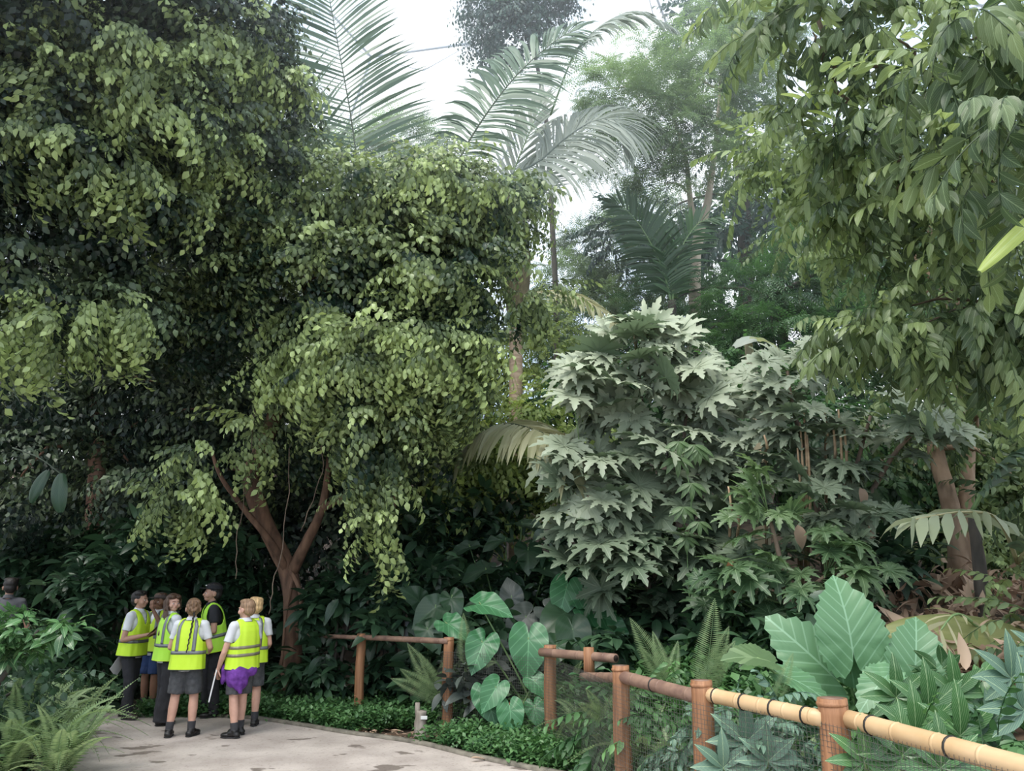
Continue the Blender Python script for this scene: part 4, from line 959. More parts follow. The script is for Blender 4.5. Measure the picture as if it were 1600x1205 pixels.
upright((728, 1040), 8.9, (724, 958, 8.8), .5, 'narrow pointed fern frond standing beside the second fence post', more=[(775, 1035, 8.6)])
upright((690, 1090), 9.3, (636, 1005, 9.2), .8, 'feathery fern spreading behind the first fence bay', more=[(655, 1020, 9.2), (610, 1060, 9.2), (625, 1045, 9.1), (720, 1030, 9.2), (705, 1000, 9.3)])
upright((1215, 1090), 5.9, (1240, 1020, 5.9), .4, 'small brownish fern between the scalloped leaf and the rail', more=[(1180, 1060, 5.8)])
upright((945, 1120), 6.6, (1010, 1060, 6.2), .3, 'light green fern tip curling over the dark rail by the fourth post', more=[(905, 1100, 6.3), (915, 1075, 6.5)])
# the ferns at the bottom left, one clump beside the other
sp_l = [(20,1195,7.0),(70,1185,7.2),(95,1200,6.9),(45,1150,7.6),(75,1140,7.9),(85,1165,7.5),(5,1130,7.8),(55,1110,8.4),(88,1112,8.5),(20,1175,6.6),(85,1215,6.5),(105,1225,6.6)]
words = ['at the very corner','under the glossy shrub','nearest the path edge','behind the corner clump','in the middle of the patch','reaching over the path','against the left edge','tucked under dark leaves','closest to the children','low at the left edge','at the bottom edge','spilling on the path']
for i, (px, py, d) in enumerate(sp_l):
    q = P(px, py, d); q[2] = height(q[0], q[1]) + .12
    fern('pale green fern clump at the lower left, ' + words[i], q, tuft(15, i, (.35, 1.15), (.65, 1.0)), 'ferns at the lower left', 1.15)
# ferns below the net between the near posts
w2 = ['left of the fourth post','right of the fourth post','between fourth and fifth posts','left of the fifth post','right of the fifth post','below the bamboo rail','left of the thick post','right of the thick post','near the bottom right','behind the third post','right of the third post','inside the middle bay']
sp_r = [(930,1180,7.4),(1000,1190,6.6),(1035,1150,6.9),(1060,1195,6.2),(1130,1190,5.9),(1190,1200,5.7),(1240,1180,5.6),(1350,1200,5.1),(1450,1205,5.0),(890,1120,8.9),(905,1160,8.0),(740,1120,9.3)]
for i, (px, py, d) in enumerate(sp_r):
    q = P(px, py, d); q[2] = height(q[0], q[1]) + .02
    fern('green fern clump behind the netting, ' + w2[i], q, tuft(12, i + 30, (.5, 1.25), (.7, 1.15)), 'ferns behind the netting', .95)

# ------------------------------------------------------------ understorey shrubs
def rosette_shrub(label, blobs, base, mat='under', per=10, scale=(.7, 1.2), seed=0, group=None, tp=None, stems=2, name='broad_leaved_shrub', tint=.4, upt=.2):
    t = empty(name, base, label, 'shrub', group); bl = pb(blobs)
    for i in range(min(stems, len(bl))):
        c = bl[i][0]; tube('stem', [np.asarray(base) - [0, 0, .1], (np.asarray(base) + c) / 2 + [0, 0, .1], c], [.03, .022, .01], M['barkdark'], t, k=6)
    crown('foliage', t, bl, tp or ROS, per, M[mat], scale=scale, tint=tint, tvar=.25, seed=seed, down=.2, inner=.2, upt=upt, patch=.3)
    return t
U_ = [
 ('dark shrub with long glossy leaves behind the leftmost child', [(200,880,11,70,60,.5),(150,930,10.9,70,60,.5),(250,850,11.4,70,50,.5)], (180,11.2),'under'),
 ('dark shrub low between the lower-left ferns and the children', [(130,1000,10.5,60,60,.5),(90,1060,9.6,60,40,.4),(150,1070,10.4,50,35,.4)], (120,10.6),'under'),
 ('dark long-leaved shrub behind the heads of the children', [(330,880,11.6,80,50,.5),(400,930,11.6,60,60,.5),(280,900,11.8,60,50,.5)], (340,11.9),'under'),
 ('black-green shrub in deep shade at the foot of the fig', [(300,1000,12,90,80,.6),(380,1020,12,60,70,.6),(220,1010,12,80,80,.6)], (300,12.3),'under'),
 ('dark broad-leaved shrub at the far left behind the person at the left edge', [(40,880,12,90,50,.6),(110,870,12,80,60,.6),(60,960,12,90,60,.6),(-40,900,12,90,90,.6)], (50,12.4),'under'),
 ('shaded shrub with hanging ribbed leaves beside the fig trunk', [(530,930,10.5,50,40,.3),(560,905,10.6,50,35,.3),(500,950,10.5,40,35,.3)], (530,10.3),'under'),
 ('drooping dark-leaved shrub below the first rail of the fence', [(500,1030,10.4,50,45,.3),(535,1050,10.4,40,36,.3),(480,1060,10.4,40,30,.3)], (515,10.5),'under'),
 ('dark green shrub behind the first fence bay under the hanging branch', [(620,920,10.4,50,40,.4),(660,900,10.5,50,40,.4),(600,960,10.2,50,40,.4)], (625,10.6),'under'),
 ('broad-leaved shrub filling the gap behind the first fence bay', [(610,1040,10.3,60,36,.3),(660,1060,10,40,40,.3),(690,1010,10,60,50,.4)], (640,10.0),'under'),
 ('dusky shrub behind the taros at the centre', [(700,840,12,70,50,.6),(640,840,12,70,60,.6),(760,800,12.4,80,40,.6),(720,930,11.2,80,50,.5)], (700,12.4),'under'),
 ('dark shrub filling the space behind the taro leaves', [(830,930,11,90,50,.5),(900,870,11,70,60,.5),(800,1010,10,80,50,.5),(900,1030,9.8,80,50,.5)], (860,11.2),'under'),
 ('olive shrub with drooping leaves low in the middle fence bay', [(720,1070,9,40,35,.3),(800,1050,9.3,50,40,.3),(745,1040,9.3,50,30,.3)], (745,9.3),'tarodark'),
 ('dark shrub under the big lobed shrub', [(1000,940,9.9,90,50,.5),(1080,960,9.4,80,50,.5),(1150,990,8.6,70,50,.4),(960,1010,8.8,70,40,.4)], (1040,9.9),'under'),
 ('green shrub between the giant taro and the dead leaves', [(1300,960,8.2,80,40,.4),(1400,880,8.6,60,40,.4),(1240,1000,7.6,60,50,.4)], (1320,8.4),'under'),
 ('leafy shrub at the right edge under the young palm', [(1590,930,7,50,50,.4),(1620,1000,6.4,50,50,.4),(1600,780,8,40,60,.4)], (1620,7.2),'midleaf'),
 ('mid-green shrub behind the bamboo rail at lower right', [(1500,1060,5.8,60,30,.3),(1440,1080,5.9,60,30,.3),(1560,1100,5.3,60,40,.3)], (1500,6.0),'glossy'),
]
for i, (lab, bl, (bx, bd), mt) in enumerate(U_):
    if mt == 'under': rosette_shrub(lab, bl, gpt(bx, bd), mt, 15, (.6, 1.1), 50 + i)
    elif mt == 'midleaf': rosette_shrub(lab, bl, gpt(bx, bd), mt, 40, (.7, 1.1), 50 + i, tp=MIDSP)
    else: rosette_shrub(lab, bl, gpt(bx, bd), mt, 13, (.5, .9), 50 + i)
# glossy shrub at the left edge, close to the camera
rosette_shrub('glossy green shrub with spread shiny leaves at the left edge',
    [(15,975,6.8,40,22,.25),(60,985,6.6,36,16,.25),(-20,1000,6.6,50,30,.3),(30,1015,6.6,40,18,.2),(105,980,6.5,16,8,.1)], gpt(-30, 6.9), 'glossy', 50, (.35, .55), 70, tint=.45)
rosette_shrub('tangled green bush below the glossy shrub at the left edge',
    [(20,1080,7.4,60,40,.4),(60,1055,8.2,36,20,.3),(-20,1110,7,50,50,.4)], gpt(0, 7.6), 'under', 26, (.8, 1.2), 71, tp=FIGSP, tint=.6)
put1('leaf', blade(.5, .2, 12, .25, .25), P(95, 740, 9.2), (.15, -.3, -1), (0, -1, .2), 1.0, .4, M['under'], (tl := empty('hanging_leaf_plant', P(95, 700, 9.4), 'long dark ribbed leaves hanging among the left foliage', 'plant')))
put1('leaf', blade(.5, .18, 12, .25, .25), P(75, 735, 9.4), (-.4, -.3, -1), (0, -1, .2), .9, .3, M['under'], tl)
tube('stem', [P(20, 700, 9.8), P(60, 715, 9.5), P(97, 742, 9.2)], [.012, .01, .006], M['stalkdark'], tl, k=5)
# bushes below the shrubs in the near right, tangled twigs behind the netting
rosette_shrub('tangled small-leaved bush behind the netting, left of the fifth post', [(1010,1120,6.9,50,40,.3),(1050,1160,6.4,40,50,.3),(960,1150,7.2,50,50,.3)], gpt(1020, 6.8), 'cover', 60, (.7, 1.1), 72, tp=MIDSP, tint=.35)
rosette_shrub('greyish small-leaved bush below the bamboo rail', [(1160,1130,5.7,50,30,.3),(1220,1140,5.5,50,40,.3),(1110,1180,5.8,50,40,.3),(1200,1190,5.4,80,40,.3)], gpt(1170, 5.8), 'grey', 50, (.6, 1.0), 73, tp=MIDSP, tint=.3)
rosette_shrub('small-leaved bush below the near rail at the bottom right', [(1400,1195,4.9,70,40,.3),(1500,1200,4.7,70,40,.3),(1560,1190,4.5,60,40,.3)], gpt(1450, 5.0), 'cover', 50, (.6, 1.0), 74, tp=MIDSP, tint=.3)
# feathery mid-distance filler up the slope
for i, (lab, bl, bx, bd) in enumerate([
 ('shrubby green growth on the slope behind the wide lobed shrub', [(1250,700,11.5,120,80,.8),(1380,740,11,120,80,.8),(1180,660,12,80,70,.8),(1450,820,10.5,80,60,.6)], 1300, 12),
 ('yellowish shrub growing on the slope left of the big lobed shrub', [(800,730,13,100,50,.7),(720,700,13,70,60,.7),(860,690,12.6,60,50,.6),(690,800,12.8,70,50,.6)], 780, 13.2),
 ('shrub of small leaves high on the slope under the pale trunk', [(1080,620,14,110,60,.8),(980,620,14.5,90,60,.8),(1180,600,13.5,80,60,.8),(900,640,14,60,50,.8)], 1070, 14.3),
 ('green shrub at the top right of the bank behind the twisted trunks', [(1560,820,10.5,90,80,.8),(1480,900,10,80,50,.6),(1620,700,10.5,90,120,.8),(1540,720,11,120,80,.8)], 1560, 11)]):
    rosette_shrub(lab, bl, gpt(bx, bd), ('far','vine','far','midleaf')[i], 26, (.9, 1.5), 80 + i, tp=MIDSP if i % 2 == 0 else FIGLO, tint=(.3, .55, .3, .3)[i])  # the vine-coloured shrub has sunlight painted into its leaf tint

# ------------------------------------------------------------ ground cover
SM = leaf_tpl(.055, .034, 1, .2, .3, .45)
def cov():
    out = []
    for s in range(3):
        b = Buf(); r = np.random.default_rng(s + 90); k = 9
        Y = np.c_[r.normal(0, 1, k), r.normal(0, 1, k), r.uniform(-.1, .9, k)]
        b.put(SM, np.c_[r.normal(0, .03, k), r.normal(0, .03, k), r.uniform(-.03, .06, k)], rotms(Y), r.uniform(.7, 1.3, k), r.normal(0, .15, k)); out.append(b.tpl())
    return out
COV = cov()
ex = np.array([p[0] for p in er]); ey = np.array([p[1] for p in er])
def beyond(x, y):
    # right of the planted edge of the path
    xe = np.interp(y, ey[np.argsort(ey)], ex[np.argsort(ey)])
    return x > xe + .12
rnd = random.Random(2)
bare = lambda x, y: (x + 1.15) ** 2 / .55 + (y - 8.75) ** 2 / .14 < 1
litter('ground_cover', 'low small-leaved ground cover between the path edge and the fence', 9000, (-4.6, 1.0, 6.9, 11.2), COV, M['cover'], (.7, 1.25), 5, -.01,
    cond=lambda x, y: (beyond(x, y) or y > 9.75) and fx(x, y) < 1.1 and not bare(x, y), cat='ground cover', tint=.35, tilt=.3, up=.16)
litter('undergrowth', 'low leafy undergrowth covering the slope behind the fence', 9000, (-1, 8, 3.6, 14), COV, M['cover'], (1.2, 2.4), 6, 0,
    cond=lambda x, y: .3 < fx(x, y) < 9 and not bare_bank(x, y), cat='undergrowth', tint=.25, tilt=.4, up=.3)
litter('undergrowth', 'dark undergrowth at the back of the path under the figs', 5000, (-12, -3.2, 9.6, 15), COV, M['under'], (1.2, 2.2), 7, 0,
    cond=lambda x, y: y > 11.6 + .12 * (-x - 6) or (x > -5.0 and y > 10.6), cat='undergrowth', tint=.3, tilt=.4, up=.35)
litter('undergrowth', 'green undergrowth around the ferns on the left verge', 3500, (-9, -4.1, 4.5, 9.3), COV, M['cover'], (1., 1.8), 8, 0, cond=lambda x, y: x < -4.15 - max(0, (y - 7.2)) * .75, cat='undergrowth', tint=.3, tilt=.4, up=.2)
litter('undergrowth', 'undergrowth on the bank right of the netting', 5000, (.8, 7, 2.6, 9), COV, M['cover'], (1., 2.), 12, 0, cond=lambda x, y: .2 < fx(x, y) < 2.6 and not bare_bank(x, y), cat='undergrowth', tint=.3, tilt=.4, up=.3)
litter('leaf_crumbs', 'brown and pale leaf scraps on the bare soil beside the kerb', 160, (-2.3, .2, 8.2, 9.2), [leaf_tpl(.09, .035, 2, .5, .2), leaf_tpl(.13, .025, 2, .5, .1)], M['dead'], (.4, 1.1), 9, .0,
    cond=lambda x, y: abs((y - 8.75) + .33 * (x + 1.15)) < .22, cat='leaf litter', up=.015, tilt=.2)
for i, (px, py, lab) in enumerate([(700,1160,'pale dry leaf on the soil, nearest the second post'),(610,1142,'long tan dry leaf beside the small stump'),(735,1185,'dry leaf lying on the kerb near the net edge'),(1055,1180,'x')][:3]):
    o = put1('dry_leaf', leaf_tpl(.16, .05, 4, .4, .2), np.zeros(3), (1, .2 * i, .05), (0, 0, 1), 1.0, .9, M['dead'], None); o.location = G(px, py, .045); tagp(o, lab, 'leaf')
for i, (px, py, d, lab) in enumerate([(735,1078,8.9,'orange dead leaf hanging low in the middle fence bay'),(798,1095,8.7,'pale orange folded dead leaf under the young taro')]):
    o = put1('dead_leaf', leaf_tpl(.24, .13, 5, .4, .5), np.zeros(3), (.3, -.4, -.7), (0, -1, .3), .9, .7, M['orange'], None); o.location = P(px, py, d); tagp(o, lab, 'leaf')
# the little grey stump with a tag, and a grey stake behind the fence
st = empty('stump', G(656, 1152), 'small weathered grey wooden stump with a white tag beside the kerb', 'stump')
b0 = G(656, 1152)
tube('body', [b0 - [0, 0, .05], b0 + [.0, 0, .15], b0 + [.01, 0, .26]], [.065, .06, .055], plain('weathered grey wood', (.20,.17,.14), .9, (.38,.34,.29), 12, .8, (1,1,.3)), st, k=10, rough=.12, m=3)
tube('body_top', [b0 + [-.03, 0, .2], b0 + [-.035, 0, .34]], [.03, .022], bpy.data.materials['weathered grey wood'], st, k=8, rough=.15, m=2)
def box(name, c, sx, sy, sz, mat, parent=None, rz=0, rx=0, bev=.002, world=True, Rm=None):
    bm = bmesh.new(); bmesh.ops.create_cube(bm, size=1)
    bmesh.ops.scale(bm, vec=(sx, sy, sz), verts=bm.verts)
    if bev: bmesh.ops.bevel(bm, geom=bm.edges[:], offset=bev, segments=2, affect='EDGES')
    R = Rm if Rm is not None else Matrix.Rotation(rz, 4, 'Z') @ Matrix.Rotation(rx, 4, 'X')
    mw = Matrix.Translation(Vector(tuple(map(float, c)))) @ R
    if parent is not None and world: mw = parent.matrix_world.inverted() @ mw
    bm.transform(mw); me = bpy.data.meshes.new(name); bm.to_mesh(me); bm.free(); me.materials.append(mat)
    o = bpy.data.objects.new(name, me); C.objects.link(o)
    if parent is not None: o.parent = parent
    return o
M['white'] = plain('white plastic', (.7, .7, .68), .5)
box('tag', b0 + [.045, -.062, .20], .07, .006, .035, M['white'], st)
b0 = G(656, 1152); gs = P(636, 990, 10.2)
tube('stake', [gpt(636, 10.2) - [0, 0, .1], gs + [0, 0, .15]], [.03, .03], M['steel'], None, k=8, m=1)
tagp(bpy.data.objects['stake'], 'short grey stake standing behind the first fence bay', 'stake')

# ------------------------------------------------------------ bamboo fence with netting
M['post'] = plain('reddish brown bamboo post', (.21, .095, .045), .6, (.36, .18, .09), 14, .3, (3, 3, .15))
M['railbrown'] = plain('weathered brown bamboo', (.17, .10, .075), .6, (.27, .17, .12), 10, .3, (1, 1, 1))
M['railtan'] = plain('tan bamboo', (.50, .33, .17), .42, (.60, .42, .24), 5, .1, (1, 1, 1))
M['tie'] = plain('black wire tie', (.02, .018, .015), .5)
M['hole'] = plain('painted hollow shade', (.02, .012, .008), .9)  # near-black disc colour stands in for shade inside the open end
M['wire'] = plain('dark galvanised wire mesh', (.10, .10, .09), .6, metallic=.3)
fe = empty('bamboo_fence', (0.2, 8.1, 0), 'bamboo post and rail fence with fine wire netting curving along the planting', 'fence')
def post(px, ytop, htop, r, base_z=-.1, nodes=2, d=None, name='post'):
    # where the top of a post of this height stands
    if d is None:
        b_ = (602.5 - ytop) / FPX; d = (htop - EYE) / (_s + b_ * _c) * (_c - b_ * _s)
    top = P(px, ytop, d); x, y = top[0], top[1]; gz = height(x, y) * 0
    pts, rad = [], []
    zs = np.linspace(base_z, htop, 13)
    for z in zs: pts.append((x + .004 * math.sin(z * 9), y, z)); rad.append(r * (1.06 - .06 * z))
    o = tube(name, pts, rad, M['post'], fe, k=16, m=1)
    for z in np.linspace(.25, htop - .03, nodes):
        q = tube('bamboo_joint', [(x, y, z - .012), (x, y, z), (x, y, z + .012)], [r * 1.0, r * 1.07, r * 1.0], M['post'], fe, k=16, m=1); q.parent = o
    tube('hollow_top', [(x, y, htop - .001), (x, y, htop + .002)], [r * .78, r * .78], M['railbrown'], fe, k=16, m=1).parent = o
    return np.array([x, y, htop]), d
PO = {}
for k, a in dict(a=(453, 986, .92, .045), b=(565, 990, .97, .055), c=(701, 996, .98, .058), d=(859, 1008, .96, .062), e=(969, 1040, .96, .066), f=(1095, 1063, .96, .070), g=(1299, 1091, .96, .080)).items():
    PO[k] = post(*a)
hook = post(1760, 1190, .96, .08)      # the next post, just outside the frame: carries the near rail
def rail(p, q, r, mat, joints=5, ties=0, name='rail', hollow=False):
    p, q = np.asarray(p, float), np.asarray(q, float)
    o = tube(name, [p + (q - p) * t for t in np.linspace(0, 1, 9)], [r] * 9, mat, fe, k=14, m=1)
    u = nrm(q - p)
    for i in range(joints):
        c = p + (q - p) * (i + .6) / joints
        tube('bamboo_joint', [c - u * .010, c, c + u * .010], [r * 1.0, r * 1.07, r * 1.0], mat, fe, k=14, m=1).parent = o
    for i in range(ties):
        c = p + (q - p) * (i + .45) / ties
        tube('wire_tie', [c - u * .005, c + u * .005], [r * 1.12, r * 1.12], M['tie'], fe, k=14, m=1).parent = o
    if hollow: tube('dark_end_disc', [q, q + u * .002], [r * .7, r * .7], M['hole'], fe, k=12, m=1).parent = o
    return o
V3 = lambda k, dz, dx=0, dy=0: PO[k][0] + np.array([dx, dy, dz])
rail(V3('a', -.05), V3('b', -.05), .026, M['railbrown'], 4)
rail(V3('b', -.045), V3('c', -.04, 0, -.05), .032, M['railbrown'], 5)
rail(V3('d', -.07, -.09), P(962, 1029, 7.35), .042, M['railbrown'], 3, hollow=True)
pj = P(920, 1022, 7.6); tube('connector_post', [pj + [0, 0, -.22], pj + [0, 0, .06]], [.055, .05], M['post'], fe, k=14, m=2)
rail(pj + [-.06, .04, -.21], V3('e', -.09), .040, M['railbrown'], 3)
rail(V3('e', -.08), V3('f', -.11), .046, M['railbrown'], 3, 1)
rail(V3('f', -.085, .02), V3('g', -.11, -.05), .046, M['railtan'], 5, 4)
rail(V3('g', -.10, .05), hook[0] + [0, 0, -.12], .048, M['railtan'], 6, 3)
# netting: thin wires from the ground up to the rails, flaring out to the kerb at the foot
def net():
    line = [PO['c'][0], PO['d'][0], PO['e'][0], PO['f'][0], PO['g'][0], hook[0]]
    line = [np.array([p[0], p[1], 0]) for p in line]
    sp, _ = smooth_path(line, [0] * len(line), 30); sp = np.array(sp)
    out = np.array([-.838, -.546, 0])
    ss = np.r_[0, np.cumsum(np.linalg.norm(np.diff(sp, axis=0), axis=1))]; tot = ss[-1]
    at = lambda s_: np.array([np.interp(s_, ss, sp[:, k]) for k in range(3)])
    prof = [(.20, .03), (.12, .12), (.085, .35), (.08, .62), (.08, .84)]
    lines = []; step = .028; n = int(tot / step)
    for i in range(n + 1):
        p = at(i * step); lines.append([p + out * (o + .012 * math.sin(i * .05)) + [0, 0, z] for o, z in prof])
    for z in np.arange(.04, .84, .028):
        o = np.interp(z, [q[1] for q in prof], [q[0] for q in prof]); lines.append([at(s_) + out * (o + .012 * math.sin(s_ / step * .05)) + [0, 0, z + .006 * math.sin(s_ * 5)] for s_ in np.arange(0, tot, .12)])
    b = Buf()
    for l in lines: b.add(*tube_np(l, [.0014] * len(l), 3, False))
    b.obj('wire_netting', M['wire'], fe)
    tube('netting_edge', [at(s_) + out * .22 + [0, 0, .035] for s_ in np.arange(0, tot, .25)], [.008] * len(np.arange(0, tot, .25)), M['wire'], fe, k=5, m=1)
net()
# ------------------------------------------------------------ people
def v3(*a): return Vector(a if len(a) == 3 else a[0])
def prim_mesh(bm, kind, a):
    if kind == 'ell':
        c, r = a[0], a[1]; R = a[2] if len(a) > 2 else Matrix.Identity(3)
        g = bmesh.ops.create_uvsphere(bm, u_segments=20, v_segments=14, radius=1)
        for v in g['verts']: v.co = Vector(c) + R @ Vector((v.co.x * r[0], v.co.y * r[1], v.co.z * r[2]))
        return
    p, q, r1, r2 = Vector(a[0]), Vector(a[1]), a[2], a[3]; fl = a[4] if len(a) > 4 else 1.0    # fl: flattening along local x/y
    ax = q - p; L_ = ax.length; R = ax.to_track_quat('Z', 'Y').to_matrix(); k = 16; rings = []
    if kind == 'cap':
        for i in range(4): t = PI / 2 * i / 4; rings.append((-r1 * math.cos(t), r1 * math.sin(t)))
        rings.append((0, r1)); rings.append((L_, r2))
        for i in range(1, 5): t = PI / 2 * i / 4; rings.append((L_ + r2 * math.sin(t), r2 * math.cos(t)))
    else: rings = [(0, 1e-4), (0, r1), (L_, r2), (L_, 1e-4)]
    vs = []
    for z, r in rings:
        r = max(r, 1e-4); vs.append([bm.verts.new(p + R @ Vector((r * math.cos(2 * PI * j / k), fl * r * math.sin(2 * PI * j / k), z))) for j in range(k)])
    for i in range(len(vs) - 1):
        for j in range(k): bm.faces.new((vs[i][j], vs[i][(j + 1) % k], vs[i + 1][(j + 1) % k], vs[i + 1][j]))
    bm.faces.new(vs[0][::-1]); bm.faces.new(vs[-1])
TS = bpy.data.scenes.new('workbench')      # the shapes are fused here, away from the big scene
def remesh(name, prims, vox, mat, parent, it=4, fold=0.0, cut=None):
    bm = bmesh.new()
    for kind, *a in prims: prim_mesh(bm, kind, a)
    me = bpy.data.meshes.new('tmp'); bm.to_mesh(me); bm.free()
    o = bpy.data.objects.new('tmp', me); TS.collection.objects.link(o)
    m = o.modifiers.new('r', 'REMESH'); m.mode = 'VOXEL'; m.voxel_size = vox; m.use_smooth_shade = True
    s = o.modifiers.new('s', 'SMOOTH'); s.iterations = it; s.factor = .5
    with bpy.context.temp_override(scene=TS, view_layer=TS.view_layers[0]):
        dg = bpy.context.evaluated_depsgraph_get(); dg.update()
    nm = bpy.data.meshes.new_from_object(o.evaluated_get(dg)); nm.name = name
    bpy.data.objects.remove(o); bpy.data.meshes.remove(me)
    if fold:
        n = len(nm.vertices); co = np.empty(n * 3, np.float32); nor = np.empty(n * 3, np.float32)
        nm.vertices.foreach_get('co', co); nm.vertices.foreach_get('normal', nor); co = co.reshape(-1, 3); nor = nor.reshape(-1, 3)
        k = np.array([mnoise.noise((q[0] * 9, q[1] * 9, q[2] * 22)) + .6 * mnoise.noise((q[0] * 30, q[1] * 30, q[2] * 12)) for q in co.tolist()], np.float32)
        nm.vertices.foreach_set('co', (co + nor * k[:, None] * fold).ravel()); nm.update()
    if cut:
        bm = bmesh.new(); bm.from_mesh(nm)
        bmesh.ops.delete(bm, geom=[f for f in bm.faces if cut(f.calc_center_median())], context='FACES')
        bm.to_mesh(nm); bm.free()
    nm.materials.clear(); nm.materials.append(mat)
    nm.polygons.foreach_set('use_smooth', [True] * len(nm.polygons))
    r = bpy.data.objects.new(name, nm); C.objects.link(r); r.parent = parent
    return r
skins = {k: plain('skin ' + k, c, .55, tuple(x * .85 for x in c), 12) for k, c in dict(fair=(.62,.36,.27), tan=(.48,.27,.19), brown=(.27,.14,.09)).items()}
hairs = {k: plain('hair ' + k, c, .5, tuple(min(1, x * 1.9) for x in c), 60, .5, (1, 1, .15)) for k, c in dict(black=(.012,.010,.009), brown=(.055,.030,.018), mid=(.12,.07,.04), sandy=(.20,.125,.075), blond=(.42,.28,.14)).items()}
M['shirt'] = plain('white polo cotton', (.62,.63,.66), .8, (.72,.73,.75), 8)
M['greyshirt'] = plain('dark grey cotton', (.10,.10,.11), .85)
M['blackcloth'] = plain('black cloth', (.018,.018,.022), .85, (.03,.03,.035), 9)
M['greycloth'] = plain('charcoal school cloth', (.055,.058,.062), .85, (.08,.082,.088), 30)
M['navy'] = plain('navy cloth', (.015,.03,.09), .8, (.02,.05,.15), 6)
M['blue'] = plain('bright blue cloth', (.02,.10,.42), .75)
M['purple'] = plain('purple knitted jumper', (.10,.025,.20), .85, (.17,.05,.32), 20, .4)
M['hivis'] = plain('yellow hi-vis fabric', (.52,.76,.03), .6, (.58,.82,.05), 5)
M['hivis2'] = plain('greenish hi-vis fabric', (.42,.80,.05), .6, (.48,.84,.08), 5)
M['strip'] = plain('grey reflective tape', (.20,.21,.22), .4, metallic=.3)
M['stripwarm'] = plain('warm grey reflective tape', (.26,.24,.17), .4, metallic=.3)
M['binding'] = plain('dark binding', (.03,.03,.035), .8)
M['shoe'] = plain('black leather', (.016,.015,.015), .35)
M['shoebrown'] = plain('dark brown leather', (.05,.04,.035), .45)
M['sole'] = plain('rubber sole', (.03,.03,.03), .8)
M['sock'] = plain('dark grey sock', (.045,.045,.05), .9)
M['eyewhite'] = plain('eye white', (.7,.68,.65), .3)
M['iris'] = plain('dark iris', (.03,.02,.015), .2)
M['lip'] = plain('lips', (.42,.17,.14), .5)
M['board'] = plain('brown hardboard', (.10,.05,.03), .6, (.14,.075,.045), 10)
M['paper'] = plain('white paper', (.70,.70,.70), .7)
M['metal'] = plain('steel clip', (.5,.5,.5), .3, metallic=.8)

def hand(w, d, pn, H, side, curl=.5, spread=.1):
    """palm, four fingers of unequal length and a thumb, from wrist w along d; the palm faces pn; side +1: thumb towards +cross"""
    w, d, pn = Vector(w), Vector(d).normalized(), Vector(pn); pn = (pn - d * pn.dot(d)).normalized(); s = d.cross(pn).normalized() * side
    u = H; pr = []
    pr.append(('cap', w - d * .01 * u, w + d * .018 * u, .0125 * u, .015 * u))
    for k in (-1.5, -.5, .5, 1.5): pr.append(('cap', w + d * .012 * u + s * k * .006 * u, w + d * .050 * u + s * k * .0095 * u, .0085 * u, .0075 * u))
    for i, k in enumerate((-1.5, -.5, .5, 1.5)):
        Lf = (.036, .043, .046, .041)[i] * u; b0 = w + d * .052 * u + s * k * .0098 * u; a = curl * (1.1 - .08 * i)
        d1 = (d * math.cos(a * .6) + pn * math.sin(a * .6) + s * k * spread * .3).normalized(); d2 = (d * math.cos(a * 1.7) + pn * math.sin(a * 1.7)).normalized()
        m_ = b0 + d1 * Lf * .55; pr.append(('cap', b0, m_, .0062 * u, .0056 * u)); pr.append(('cap', m_, m_ + d2 * Lf * .5, .0055 * u, .0046 * u))
    b0 = w + d * .012 * u + s * .014 * u; t1 = (s * .75 + d * .65 + pn * .25).normalized(); m_ = b0 + t1 * .026 * u; t2 = (d * .85 + s * .1 + pn * (.35 + curl * .5)).normalized()
    pr.append(('cap', b0, m_, .0085 * u, .0068 * u)); pr.append(('cap', m_, m_ + t2 * .024 * u, .0064 * u, .0052 * u))
    return pr
